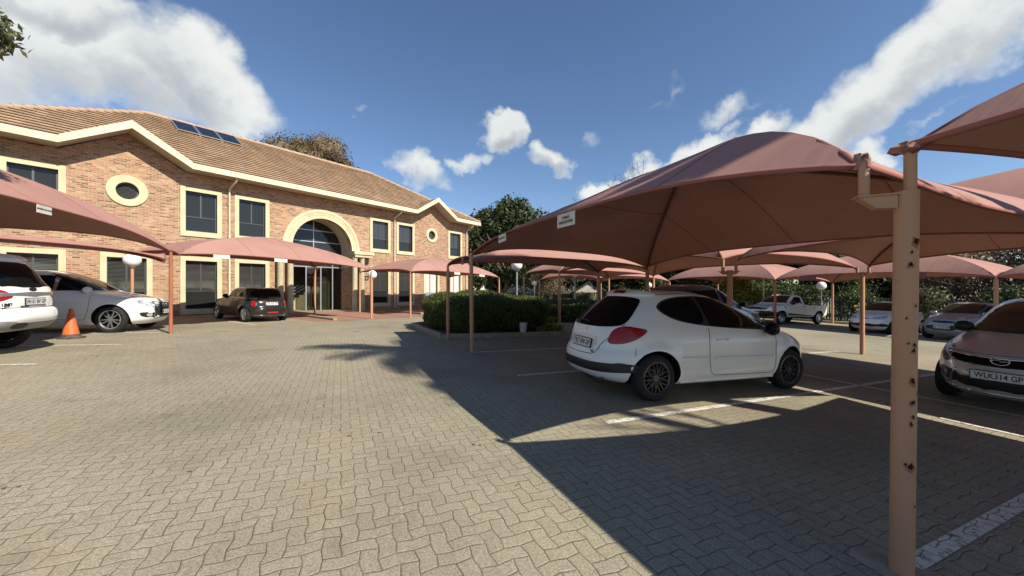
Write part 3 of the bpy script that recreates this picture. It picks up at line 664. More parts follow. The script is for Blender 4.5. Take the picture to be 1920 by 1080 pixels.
canopy('left shade net canopy over the white off-roader with one white name board', q, [G(K0, 2.44), G(q[1], 2.6), G(q[2], 2.6), G(q[3], 2.45)], arch=.42, k=1.12, signs=[(0, .12, .34, .15, 'BROKER SOLUTIONS', 0)])
q = [(-10.62, 12.0), KK(-.3, 0.45), KK(-.3, 5.6), (-15.9, 10.9)]
canopy('lower narrow canopy tucked behind the left one near the brick wall', [(-11.2, 12.3), (-10.62, 11.7), KK(-.2, 5.6), KK(-1.2, 5.9)], [G(K0, 2.22), G(K0, 2.26), G(KK(0, 5.6), 2.5), G(KK(0, 5.6), 2.5)], k=.25, arch=.2, inward=.05)
q = [(-10.1, 11.55), (-6.75, 18.3), (-10.8, 20.9), (-14.4, 14.2)]
canopy('pink shade net canopy over the black hatchback in front of the entrance arch', q, [G(q[0], 2.40), G(q[1], 2.36), G(q[2], 2.55), G(q[3], 2.5)], k=.72, arch=.16, signs=[(0, -.71, .5, .13, '', 0), (0, -.16, .5, .13, '', 0)])
q = [(-5.3, 19.9), (-.88, 26), (-4.7, 28.9), (-9.1, 22.8)]
canopy('pink shade net canopy by the right end of the brick building', q, [G(p, 2.4) for p in q], k=.72, arch=.16, signs=[(0, -.05, .5, .14, '', 0), (0, .57, .5, .14, '', 0)])

# ---------------------------------------------------------------- posts
def post(label, xy, r, h, stubs=(), arm=None, mat=None, lean=(0, 0), group='steel posts holding up the shade canopies', arm_h=None):
    x, y = xy; g = GZ(x, y); m = mat or M_post
    root = thing('canopy_post', label, 'post', (x, y, g), 0, group)
    mb = MB(); lx, ly = lean; mb.tube([(0, 0, -.05), (lx*.5, ly*.5, h*.5), (lx, ly, h)], r, 20 if r > .06 else 12); mb.build('pole', m, root, smooth=True, sharp=40)
    if r > .06: mb = MB(); mb.lathe([(r*1.2, h), (r*1.2, h+.008), (0, h+.008)], 20, c=(lx, ly, 0)); mb.build('cap_plate', m, root)
    for (dx, dy, z1, rr) in stubs:
        z0 = h if abs(dx)+abs(dy) < .05 else h-.02
        mb = MB(); mb.tube([(lx+dx, ly+dy, z0), (lx+dx, ly+dy, z1-.03), (lx+dx, ly+dy, z1)], rr, 12); mb.build('corner_stub', m, root, smooth=True, sharp=40)
    for (dx, dy) in (arm or ()):
        L = math.hypot(dx, dy); M = Matrix.Translation((lx, ly, 0))@Matrix.Rotation(math.atan2(dy, dx), 4, 'Z')
        mb = MB(); vs = [(r*.9, -.035, h-.095), (r*.9, .035, h-.095), (L+.04, .035, h-.04), (L+.04, -.035, h-.04), (r*.9, -.035, h-.02), (r*.9, .035, h-.02), (L+.035, .035, h-.02), (L+.035, -.035, h-.02)]
        vs[2] = (L*.75, .035, h-.09); vs[3] = (L*.75, -.035, h-.09)
        mb.add([M@Vector(v) for v in vs], [(0, 1, 2, 3), (4, 7, 6, 5), (0, 4, 5, 1), (1, 5, 6, 2), (2, 6, 7, 3), (3, 7, 4, 0)]); mb.box(r*.5, L+.045, -.045, .045, h-.019, h-.010, M=M); mb.build('bracket_arm', m, root)
    return root
pp = post('thick salmon post with rust spots nearest the camera', (2.226, 2.18), .055, 2.17, stubs=[(.0, -.02, 2.40, .029), (-.17, .08, 2.36, .027)], arm=[(-.17, .08)], lean=(.03, 0))
# rust spots and torn cloth on the near post
M_stain = material('rust_stain', (.26, .12, .06), .8)
for (a, z, s_) in ((-100, .62, .018), (-125, .63, .008), (-95, .98, .013), (-97, 1.10, .016), (-45, 1.04, .016), (-92, .90, .008), (-104, .86, .010), (-90, 1.30, .009), (-120, 1.31, .006), (-95, 1.27, .011), (-112, 1.75, .012), (-85, 1.52, .006), (-110, 1.82, .007), (-130, 1.45, .005), (-75, .4, .006), (-88, 1.88, .018)):
    an = R(a); n = Vector((math.cos(an), math.sin(an), 0)); tx = Vector((-n.y, n.x, 0)); lx = .03*z/2.17
    s_ *= .95; rr = random.Random(z*100); c0 = Vector((lx, 0, z))+n*.0558; k = 9; pts = []
    for i in range(k):
        th = 2*PI*i/k; q = rr.uniform(.55, 1.25)*s_; aa = an+q*math.cos(th)*.9/.055; pts.append(Vector((lx+.0562*math.cos(aa), .0562*math.sin(aa), z+q*math.sin(th)*1.1)))
    st_ = [Vector((lx, 0, p_.z))+(p_-Vector((lx, 0, p_.z)))*.995 for p_ in [c0+(p_-c0)*1.7 for p_ in pts]]; st_ = [Vector((lx+.0557*(p_.x-lx)/math.hypot(p_.x-lx, p_.y), .0557*p_.y/math.hypot(p_.x-lx, p_.y), p_.z-s_*.5)) for p_ in st_]
    MB().add([Vector((lx, 0, z-s_*.5))+n*.0557]+st_, [(0, 1+i, 1+(i+1) % k) for i in range(k)]).build('rust_stain', M_stain, pp)
    MB().add([c0]+pts, [(0, 1+i, 1+(i+1) % k) for i in range(k)]).build('rust_patch', M_rust, pp)
def cloth_wrap(par, c, sc_, seed, mat):
    rr = random.Random(seed); mb = MB(); blob_mesh(mb, c, sc_, seed, .5, 7); o = mb.build('cloth_wrap', mat, par, smooth=True, sharp=30)
    for v in o.data.vertices: v.co += Vector((rr.uniform(-1, 1), rr.uniform(-1, 1), rr.uniform(-1, 1)))*.006
cloth_wrap(pp, (-.14, .08, 2.365), (.036, .034, .045), 3, M_fabric); cloth_wrap(pp, (.015, -.02, 2.41), (.055, .045, .03), 5, M_fabric)
post('slim brown post at the far left corner of the big canopy', A_, .048, 2.34, stubs=[(0, 0, 2.43, .036)], lean=(-.02, 0))
post('slim brown post standing at the hedge kerb', P840, .048, 2.12, stubs=[(0, 0, 2.26, .035)])
post('brown post behind the white hatchback between two canopies', Cm, .055, 2.1, stubs=[(-.03, 0, 2.36, .03), (.035, .02, 2.3, .03)])
post('brown post seen above the roof of the white hatchback, left of centre', UV(10.24, 5.6), .05, 2.15, stubs=[(0, 0, 2.27, .03)])
post('thick brown post with a cross arm rising behind the hatchback windscreen', F_, .062, 2.15, stubs=[(-.1, .12, 2.44, .035), (.12, -.05, 2.43, .035)], arm=[(-.14, .15), (.16, -.06)])
post('orange brown post in the open between the pickup and the big rusty post', (9.8, 10.67), .056, 2.3, stubs=[(-.07, .08, 2.44, .035), (.08, -.11, 2.46, .035)], arm=[(-.07, .08), (.08, -.11)])
post('brown post beside the second hedge with two canopies meeting on it', F2, .06, 2.25, stubs=[(0, 0, 2.42, .035)])
post('sunlit post seen just right of the hatchback rear spoiler', E2, .055, 2.25, stubs=[(0, 0, 2.42, .035)])
post('slim brown post at the left tip of the small canopy behind the hedge', F3, .05, 2.25, stubs=[(0, 0, 2.36, .03)])
post('slim post at the back of the small canopy behind the hedge', E3, .05, 2.25, stubs=[(0, 0, 2.36, .03)])
for i, (p, lab) in enumerate(zip(Q, ('pale slim post at the left tip of the far canopy near the cottage', 'pale slim post at the near corner of the far canopy near the cottage', 'pale slim post at the right tip of the far canopy', 'pale slim post at the back corner of the far canopy'))):
    post(lab, p, .05, 2.3, stubs=[(0, 0, 2.4, .03)])
for (u, v), lab in (((20, 19), 'slim post at the left tip of the far canopy above the grey off-roader'), ((20, 24.6), 'slim post behind the white pickup bonnet'), ((12.2, 19), 'red brown post in front of the white pickup'), ((12.2, 24.6), 'slim brown post behind the tail of the white pickup'), ((4.4, 19), 'brown post at the right front of the silver hatchback'), ((4.4, 24.6), 'far brown post beyond the silver hatchback')):
    post(lab, UV(u, v), .065, 2.38, stubs=[(0, 0, 2.5, .035)], mat=M_postred if (u, v) == (12.2, 19) else None)
post('orange brown post beside the nose of the white estate car', K0, .047, 2.28, stubs=[(0, 0, 2.44, .04)], mat=M_postred)
post('slim sunlit post right of the black hatchback with a globe lamp behind it', (-6.75, 18.3), .05, 2.25, stubs=[(0, 0, 2.37, .03)])
post('slim sunlit post beside the black hatchback in front of the glass doors', (-10.8, 20.9), .055, 2.36, stubs=[(0, 0, 2.54, .03)])
post('slim sunlit post by the paired columns', (-9.1, 22.8), .055, 2.25, stubs=[(0, 0, 2.38, .03)])
post('slim sunlit post at the near corner of the canopy left of the hedge', (-5.3, 19.9), .05, 2.25, stubs=[(0, 0, 2.38, .03)])
post('thin post close to the brick wall behind the left end of the hedge', (-4.7, 28.9), .045, 2.25, stubs=[(0, 0, 2.38, .03)])
post('thin sunlit post at the right tip of the canopy beyond the hedge', (-.88, 26), .05, 2.25, stubs=[(0, 0, 2.38, .03)])

# ---------------------------------------------------------------- globe lamps
def lamp(label, px, py, Y, r, pr=.035, mat=None, gnd=None):
    X = (px-960)/715*Y; z = 1.6+(542-py)/715*Y; g = GZ(X, Y)
    root = thing('globe_lamp', label, 'lamp', (X, Y, g), 0, 'white globe lamps on poles'); h = z-g
    mb = MB(); mb.lathe([(0, -r), (r*.5, -r*.87), (r*.82, -r*.57), (r*.97, -r*.25), (r, 0), (r*.97, r*.25), (r*.82, r*.57), (r*.5, r*.87), (0, r)], 24, c=(0, 0, h)); mb.build('globe', M_globe, root, smooth=True)
    mb = MB(); mb.tube([(0, 0, -.05), (0, 0, h-r*.95)], pr, 12); mb.lathe([(pr*1.2, h-r*1.12), (r*.42, h-r*1.0), (r*.46, h-r*.86)], 16); mb.build('lamp_pole', mat or M_galv, root, smooth=True, sharp=40)
lamp('globe lamp on a salmon pole behind the white estate car', 248, 488, 13.0, .24, .045, M_post)
lamp('globe lamp behind a slim post beside the wall letter', 698, 515, 21.5, .25, .04, M_post)
lamp('largest globe lamp on a grey pole behind the clipped hedge', 969, 497, 17.2, .25, .04)
lamp('small globe lamp beyond the hedge, left of the far canopy', 1002, 530, 33, .25, .045)
lamp('globe lamp partly behind a canopy left of the hatchback', 1078, 513, 27, .24, .045)
lamp('globe lamp peeking over the hatchback roof', 1217, 535, 33, .24, .04)
lamp('globe lamp behind the white pickup', 1540, 536, 24.6, .27, .03)
# ---------------------------------------------------------------- vehicles
def chaikin(p, it=3, closed=True):
    for _ in range(it):
        q = []; n = len(p)
        if not closed: q.append(p[0])
        for i in range(n if closed else n-1):
            a, b = p[i], p[(i+1) % n]; q += [(a[0]*.75+b[0]*.25, a[1]*.75+b[1]*.25), (a[0]*.25+b[0]*.75, a[1]*.25+b[1]*.75)]
        if not closed: q.append(p[-1])
        p = q
    return p
M_well = material('wheel_well', (.008, .008, .008), .95, spec=.1)
M_tyre = material('tyre_rubber', (.016, .016, .016), .8, spec=.3, build=mottled((.014, .014, .014), (.026, .024, .022), 20, 4))
M_trim = material('black_plastic_trim', (.02, .02, .022), .45, spec=.4)
M_seam = material('panel_gap', (.02, .02, .02), .9, spec=.1)
M_chrome = material('chrome', (.75, .75, .75), .12, 1.0)
M_silver_rim = material('silver_alloy', (.55, .55, .55), .3, .85)
M_dark_rim = material('dark_grey_alloy', (.12, .12, .125), .35, .7)
def lamp_build(c1, c2):
    def f(t, b, o):
        v = t.n('ShaderNodeTexVoronoi', feature='F1', inp={'Vector': coords(t), 'Scale': 38}); n = t.noise(coords(t), 9, 3)
        lk(t, t.mix(t.ramp(t.m('ADD', t.m('MULTIPLY', v.outputs[0], .6), t.m('MULTIPLY', n, .7)), [(.45, 0.), (.75, 1.)]), c1, c2), b.inputs['Base Color'])
    return f
M_tail = material('red_tail_lamp', rough=.2, spec=.45, coat=.15, build=lamp_build((.20, .002, .004), (.36, .010, .010)))
M_head = material('clear_headlamp', rough=.1, spec=.9, coat=.7, build=lamp_build((.10, .11, .12), (.50, .52, .54)))
M_headd = material('smoked_headlamp', rough=.15, spec=.5, coat=.1, build=lamp_build((.015, .015, .015), (.07, .065, .06)))
M_amber = material('red_reflector', (.45, .02, .02), .2, coat=.5)
M_plate = material('number_plate', (.62, .61, .58), .4)
M_platetxt = material('number_plate_lettering', (.03, .03, .05), .5)
def paint(name, c, metal=0, rough=.28, dust=(.3, .27, .2), da=.015):
    def f(t, b, o):
        co = coords(t); s = t.n('ShaderNodeSeparateXYZ', inp={0: co}); n = t.noise(co, 5, 6, .65)
        low = t.n('ShaderNodeMapRange', inp={0: s.outputs[2], 1: .2, 2: .75, 3: 1, 4: .25}).outputs[0]
        lk(t, t.mix(t.m('MULTIPLY', t.m('MULTIPLY', n, low), da*1.6), c, dust), b.inputs['Base Color'])
        lk(t, t.m('ADD', rough*.75, t.m('MULTIPLY', n, rough*.35)), b.inputs['Roughness'])
    return material(name, c, rough, metal, .5, .35, f)
P_white = paint('white_car_paint', (.80, .79, .75)); P_black = paint('black_brown_car_paint', (.028, .025, .021), .3, .25, (.12, .1, .08)); P_silver = paint('silver_car_paint', (.42, .44, .46), .5, .34)
P_taupe = paint('silver_grey_car_paint', (.56, .54, .50), .3, .36); P_grey = paint('blue_grey_car_paint', (.10, .125, .15), .4, .28)
P_greyplastic = material('grey_bumper_plastic', (.22, .22, .21), .5)

class Car:
    def __init__(s, name, label, cat, pos, rz, L, rear, front, Wd, wb, wr, paint_m, nf=4., nr=5., mf=3., mr=4., axle_r=None, tw=.2, z_axle=None, rim='multi', rimm=None, flare=.018, arch=None, nosec=0):
        s.rear, s.front, s.W = pchip(rear), pchip(front), pchip(Wd); s.nf, s.nr, s.mf, s.mr = nf, nr, mf, mr
        x, y = pos; g = GZ(x, y)
        s.root = thing(name, label, cat, (x, y, g), 0, None); nrm = Vector((.025, .003, 1)).normalized(); h = Vector((math.cos(rz), math.sin(rz), 0)); h = (h-nrm*h.dot(nrm)).normalized()
        s.root.rotation_euler = Matrix((h, nrm.cross(h), nrm)).transposed().to_euler()
        keys = sorted({p[0] for p in rear+front+Wd}); zs = []
        for a, b in zip(keys, keys[1:]):
            k = max(1, int(math.ceil((b-a)/.02))); zs += [a+(b-a)*i/k for i in range(k)]
        zs.append(keys[-1]); s.z0, s.z1 = zs[0], zs[-1]; s.wheels = [(-wb/2+s_off, None) for s_off in (0,)]
        s.xr_ax, s.xf_ax = (axle_r if axle_r is not None else -wb/2), (axle_r if axle_r is not None else -wb/2)+wb; s.wr = wr
        RW = arch or wr+.045; NP = 112; vs = []
        for z in zs:
            for (x, y) in s.ring(z, NP):
                for ax in (s.xr_ax, s.xf_ax):
                    d = math.hypot(x-ax, z-wr)
                    if d < RW+.16 and z > .2 and z < wr+RW+.14 and abs(y) > s.W(z)*.6:
                        k = max(0, 1-abs(d-RW-.01)/.13); y *= 1+flare*(k*k*(3-2*k))/s.W(z)
                vs.append((x, y, z))
        n = len(zs); fs = [(i*NP+k, i*NP+(k+1) % NP, (i+1)*NP+(k+1) % NP, (i+1)*NP+k) for i in range(n-1) for k in range(NP)]
        fs += [tuple(reversed(range(NP))), tuple(range((n-1)*NP, n*NP))]
        mb = MB(); mb.add(vs, fs); s.body = mb.build('body', [paint_m, M_well], s.root, smooth=True)
        me = s.body.data; s.bvh = BVHTree.FromPolygons([v.co.copy() for v in me.vertices], [tuple(p.vertices) for p in me.polygons])
        cut = MB(); yb = {}
        for ax in (s.xr_ax, s.xf_ax):
            hit = s.bvh.ray_cast(Vector((ax, 3, wr+RW-.02)), Vector((0, -1, 0))); yb[ax] = hit[0].y
            for sy in (-1, 1):
                a, b = sorted((sy*(yb[ax]-.30), sy*1.3)); cut.lathe([(0, a), (RW, a), (RW, b), (0, b)], 40, axis='y', c=(ax, 0, wr))
        co = cut.build('cutter', M_well); s.bool(co, lambda c: any(math.hypot(c.x-ax, c.z-wr) < RW*.9985 for ax in (s.xr_ax, s.xf_ax)) and abs(c.y) > .3)
        for ax in (s.xr_ax, s.xf_ax):
            for sy in (-1, 1): s.wheel(ax, sy, yb[ax]-.012, wr, tw, rim, rimm)
    def bool(s, co, test):
        md = s.body.modifiers.new('b', 'BOOLEAN'); md.operation = 'DIFFERENCE'; md.object = co; md.solver = 'EXACT'
        p = s.body.parent; s.body.parent = None; bpy.context.view_layer.update(); dg = bpy.context.evaluated_depsgraph_get()
        nm = bpy.data.meshes.new_from_object(s.body.evaluated_get(dg)); s.body.modifiers.clear(); s.body.data = nm; s.body.parent = p; bpy.data.objects.remove(co)
        for pl in nm.polygons:
            pl.use_smooth = True
            if test(pl.center): pl.material_index = 1
            elif pl.material_index != 0: pl.material_index = 0
        nm.set_sharp_from_angle(angle=R(38))
    def ring(s, z, NP):
        xr, xf, w = s.rear(z), s.front(z), s.W(z); xc = (xr+xf)/2; out = []
        for (x0, a, n, m, sgn) in ((xc, xf-xc, s.nf, s.mf, 1), (xc, xc-xr, s.nr, s.mr, -1)):
            fine = []
            for i in range(161):
                th = PI/2*i/160; c_, s_ = max(0, math.cos(th)), math.sin(th); fine.append((x0+sgn*a*c_**(2/n), w*s_**(2/m)))
            cum = [0]
            for p, q in zip(fine, fine[1:]): cum.append(cum[-1]+math.hypot(p[0]-q[0], p[1]-q[1]))
            k = NP//4; pts = []; j = 0
            for i in range(k+1):
                t = cum[-1]*i/k
                while j < 159 and cum[j+1] < t: j += 1
                u = (t-cum[j])/max(1e-9, cum[j+1]-cum[j]); pts.append((fine[j][0]+(fine[j+1][0]-fine[j][0])*u, fine[j][1]+(fine[j+1][1]-fine[j][1])*u))
            out.append(pts)
        f, r = out       # f: nose centre -> side ; r: tail centre -> side
        return f[:-1]+r[::-1][:-1]+[(x, -y) for x, y in r][:-1]+[(x, -y) for x, y in f[::-1]][:-1]
    def wheel(s, ax, sy, yo, r, tw, rim, rimm):
        mb = MB(); e = .018; ri = r*.70
        mb.lathe([(ri, -tw/2+.01), (r-.03, -tw/2), (r-.008, -tw/2+.03), (r, -tw/2+.05), (r, tw/2-.05), (r-.008, tw/2-.03), (r-.03, tw/2), (ri+.02, tw/2+.004), (ri, tw/2-.01), (ri-.01, tw/2-.03)], 40, axis='y')
        w = mb.build('wheel', M_tyre, s.root, smooth=True, sharp=50); w.location = (ax, sy*(yo-tw/2), r); w.rotation_euler = (0, 0.3, 0 if sy > 0 else PI)
        rm = rimm or M_silver_rim; y0 = tw/2-.02; g = MB()
        g.lathe([(0, y0-.09), (ri-.03, y0-.09)], 32, 1, axis='y')
        g.lathe([(ri-.02, y0-.08), (ri-.004, y0), (ri, y0+.012), (ri-.012, y0+.016), (ri-.022, y0+.004)], 40, 0, axis='y'); g.lathe([(0, y0+.004), (.045, y0+.002), (.055, y0-.03)], 20, 0, axis='y')
        def bar(p, q, w_, yy=0, y1=None):
            p = Vector((p[0], 0, p[1])); q = Vector((q[0], 0, q[1])); d = (q-p).normalized(); n_ = Vector((-d.z, 0, d.x))*w_/2; yi = y0+.0+yy; yo_ = y0+.004 if y1 is None else y1
            a = Vector((0, 1, 0)); vs = [p-n_+a*(yi-.03), q-n_+a*(yo_-.03), q+n_+a*(yo_-.03), p+n_+a*(yi-.03), p-n_*.7+a*yi, q-n_*.7+a*yo_, q+n_*.7+a*yo_, p+n_*.7+a*yi]
            g.add(vs, [(4,5,6,7),(0,1,5,4),(1,2,6,5),(2,3,7,6),(3,0,4,7)], 0)
        P = lambda rr, a: (rr*math.cos(a), rr*math.sin(a))
        if rim == 'multi':
            for i in range(9):
                a = 2*PI*i/9; bar(P(.03, a), P(ri*.45, a), .017)
                for s_ in (-1, 1): bar(P(ri*.42, a), P(ri-.012, a+s_*.22), .013)
                bar(P(ri*.62, a+.23), P(ri*.3, a+.30), .010)
        elif rim == 'twin':
            for i in range(5):
                for s_ in (-1, 1): a = 2*PI*i/5; bar(P(.05, a+s_*.25), P(ri-.012, a+s_*.24), .032)
        elif rim == 'five':
            for i in range(7): a = 2*PI*i/7; bar(P(.03, a), P(ri-.01, a), .035, -.03)
        else:
            g.lathe([(.05, y0-.03), (ri*.55, y0-.005), (ri*.75, y0-.05), (ri-.02, y0-.06)], 32, 0, axis='y')
        g.build('rim', [rm, M_well], w, smooth=True, sharp=25)
    def u0(s, phi):
        if abs(phi/90-round(phi/90)) < 1e-6: return 0
        if not hasattr(s, 'uc'): s.uc = {}; s.rg = s.ring(min(.8, s.z1*.55), 112)
        if phi not in s.uc:
            a = R(phi); q = max(s.rg, key=lambda p: p[0]*math.cos(a)+p[1]*math.sin(a)); s.uc[phi] = -q[0]*math.sin(a)+q[1]*math.cos(a)
        return s.uc[phi]
    # --- projected patches: phi = heading of the outward view direction in degrees (0 front, 180 rear, +-90 sides), None = from above
    def proj(s, p, phi):
        if phi is None: o, d = Vector((p[0], p[1], 3)), Vector((0, 0, -1))
        else:
            a = R(phi); n = Vector((math.cos(a), math.sin(a), 0)); u = Vector((-math.sin(a), math.cos(a), 0)); o, d = n*5+u*(p[0]+s.u0(phi))+Vector((0, 0, p[1])), -n
        h = s.bvh.ray_cast(o, d)
        return (h[0], h[1]) if h[0] is not None else (None, None)
    def patch(s, name, poly, phi, mat, off=.004, step=.045, parent=None, side=None, skirt=.012):
        if side: poly = [(-x*side, z) for x, z in poly]; phi = 90*side
        n = len(poly); P2 = [Vector(p) for p in poly]; x0, x1 = min(p[0] for p in poly), max(p[0] for p in poly); z0, z1 = min(p[1] for p in poly), max(p[1] for p in poly)
        def inside(x, z):
            c = False; j = n-1
            for i in range(n):
                (xi, zi), (xj, zj) = poly[i], poly[j]
                if (zi > z) != (zj > z) and x < (xj-xi)*(z-zi)/(zj-zi)+xi: c = not c
                j = i
            return c
        gx_ = x0+step/2
        while gx_ < x1:
            gz_ = z0+step/2
            while gz_ < z1:
                if inside(gx_, gz_) and min((Vector((gx_, gz_))-q).length for q in P2[:n]) > step*.4: P2.append(Vector((gx_, gz_)))
                gz_ += step
            gx_ += step
        r = delaunay_2d_cdt(P2, [(i, (i+1) % n) for i in range(n)], [], 1, 1e-5); vs = []; ok = []
        for v in r[0]:
            h, nn = s.proj(v, phi)
            if h is None: ok.append(False); vs.append((Vector(), Vector((0, 0, 1)))); continue
            ok.append(True); vs.append((h, nn))
        mb = MB(); F = [tuple(f) for f in r[2] if all(ok[i] for i in f)]
        if not F: return None
        mb.add([h+nn*off for h, nn in vs], F); o = len(mb.v); mb.v += [tuple(h-nn*skirt) for h, nn in vs]
        cnt = {}
        for f in F:
            for i in range(len(f)): a, b = f[i], f[(i+1) % len(f)]; cnt[(a, b)] = cnt.get((a, b), 0)+1
        for (a, b) in cnt:
            if (b, a) not in cnt: mb.f.append((b, a, a+o, b+o)); mb.mi.append(0)
        used = sorted({i for f in mb.f for i in f}); ix = {u: k for k, u in enumerate(used)}; mb.v = [mb.v[u] for u in used]; mb.f = [tuple(ix[i] for i in f) for f in mb.f]
        # orientation outward
        ob = mb.build(name, mat, parent or s.root, smooth=True, fix=False, sharp=45)
        f0 = ob.data.polygons[0]; hh, nn = s.bvh.find_nearest(f0.center)[:2]
        if f0.normal.dot(nn) < 0:
            bm = bmesh.new(); bm.from_mesh(ob.data); bmesh.ops.reverse_faces(bm, faces=bm.faces); bm.to_mesh(ob.data); bm.free()
        return ob
    def stripe(s, name, pts, phi, w, mat, off=.003, closed=False, side=None, parent=None, th=None):
        """thin raised or dark strip following the body"""
        if side: pts = [(-x*side, z) for x, z in pts]; phi = 90*side
        dense = []; m = len(pts)
        for i in range(m if closed else m-1):
            a, b = Vector(pts[i]), Vector(pts[(i+1) % m]); k = max(1, int((b-a).length/.04)); dense += [a+(b-a)*j/k for j in range(k)]
        dense.append(Vector(pts[0 if closed else -1])); P3 = []
        for p in dense:
            h, nn = s.proj(p, phi)
            if h is not None: P3.append(h+nn*off)
        if len(P3) < 2: return
        return MB().tube(P3, w/2, 6).build(name, mat, parent or s.root, smooth=True)
    def plate(s, txt, phi, z, y=0, w=.52, h=.112, off=.012, back=True, tilt=True, parent=None, tsx=.8):
        hh, nn = s.proj((y, z), phi); a = R(phi); xa = Vector((-math.sin(a), math.cos(a), 0)); n0 = Vector((math.cos(a), math.sin(a), 0)); n = Vector((n0.x*math.hypot(nn.x, nn.y), n0.y*math.hypot(nn.x, nn.y), nn.z)).normalized() if tilt else n0
        ya = n.cross(xa); M = frame_M(hh+n*(off+.004), xa, ya)
        mb = MB().box(-w/2-.012, w/2+.012, -h/2-.012, h/2+.012, -.02, .0, M=M); pr = mb.build('plate_holder', M_trim, parent or s.root)
        pl = MB().box(-w/2, w/2, -h/2, h/2, .0005, .004, M=M).build('number_plate', M_plate, parent or s.root)
        if txt: text_obj(txt, h*.92, M_platetxt, pl, M@Matrix.Translation((0, -.002, .005)), 'plate_lettering', .001, tsx, .002)
        return M
    def handle(s, x, z, side, mat):
        h, nn = s.proj((-x*side, z), 90*side); M = frame_M(h, (1, 0, 0), (0, 0, 1))
        mb = MB(); a = Vector((-.09, z*0, 0)); pts = [h+Vector((dx, 0, dz))+nn*o for dx, dz, o in ((-.09, 0, .0), (-.08, 0, .03), (0, .004, .038), (.08, 0, .03), (.09, 0, 0))]
        mb.tube(pts, [.012, .014, .014, .014, .012], 8); mb.build('door_handle', mat, s.root, smooth=True)
    def mirror(s, x, z, side, mat, sz=(.09, .085, .075)):
        h, nn = s.proj((-x*side, z), 90*side); y = h.y+side*.13
        mb = MB(); blob_mesh(mb, (x, y, z+.02), (sz[0]*.75, sz[1]*1.2, sz[2]), 1, .0, 10); mb.tube([h-Vector((0, side*.02, .03)), Vector((x, y, z-.02))], .025, 8)
        o = mb.build('door_mirror', mat, s.root, smooth=True)
        mg = MB(); blob_mesh(mg, (x-sz[0]*.35, y, z+.02), (sz[0]*.48, sz[1]*1.0, sz[2]*.82), 1, 0, 8); mg.build('mirror_glass', M_cglass, o, smooth=True)
    def side_poly(s, zb, zt, f=.80, r=-.80, nz=5):
        def X(z, k): xr, xf = s.rear(z), s.front(z); c = (xr+xf)/2; return c+k*(xf-xr)/2
        zz = [zb+(zt-zb)*i/nz for i in range(nz+1)]
        return [(X(z, r), z) for z in zz]+[(X(z, f), z) for z in reversed(zz)]
    def screen(s, zb, zt, phi, kb=.86, kt=.84, mat=None, name='windscreen', bow=.0, off=.005):
        pts = []; nz = 5
        for i in range(nz+1): z = zb+(zt-zb)*i/nz; pts.append((-s.W(z)*(kb+(kt-kb)*i/nz), z))
        top = [(x*k, zt+bow*(1-k*k)) for k in (.6, 0, -.6) for x in (pts[-1][0],)]
        pts = pts+top+[(-x, z) for x, z in reversed(pts)]
        return s.patch(name, pts, phi, mat or M_cglass2, off)
def rot_of(v): return math.atan2(v[1], v[0])

# --- white three-door hatchback, tail towards the camera
VV = math.atan2(.41, .912)
hatch = Car('hatchback_car', 'white three door hatchback parked under the big canopy, tail towards the camera', 'car', (3.10, 6.79), R(19.6), 4.03,
    rear=[(.19,-1.72),(.24,-1.90),(.32,-1.99),(.42,-2.02),(.52,-2.015),(.60,-1.99),(.66,-1.95),(.75,-1.93),(.86,-1.90),(.95,-1.86),(1.0,-1.80),(1.1,-1.69),(1.2,-1.57),(1.3,-1.44),(1.36,-1.36),(1.40,-1.32),(1.42,-1.31),(1.435,-1.28),(1.45,-1.12),(1.462,-.85),(1.47,-.55),(1.472,-.40)],
    front=[(.19,1.80),(.25,1.92),(.35,1.99),(.46,2.02),(.58,2.0),(.68,1.94),(.76,1.83),(.83,1.67),(.90,1.45),(.95,1.27),(.985,1.10),(1.05,.96),(1.12,.80),(1.2,.62),(1.28,.42),(1.34,.25),(1.39,.08),(1.42,-.04),(1.445,-.16),(1.46,-.27),(1.468,-.33),(1.472,-.38)],
    Wd=[(.19,.74),(.26,.81),(.40,.862),(.60,.872),(.76,.866),(.87,.845),(.93,.825),(.99,.80),(1.1,.745),(1.2,.69),(1.3,.63),(1.36,.59),(1.40,.555),(1.43,.50),(1.45,.42),(1.462,.33),(1.470,.18),(1.472,.02)],
    wb=2.54, wr=.31, axle_r=-1.30, paint_m=P_white, nf=3.6, nr=4.6, mf=2.9, mr=3.3, rim='multi', rimm=M_dark_rim, flare=.03, arch=.362)
H = hatch; H.root.scale = (1.09,)*3
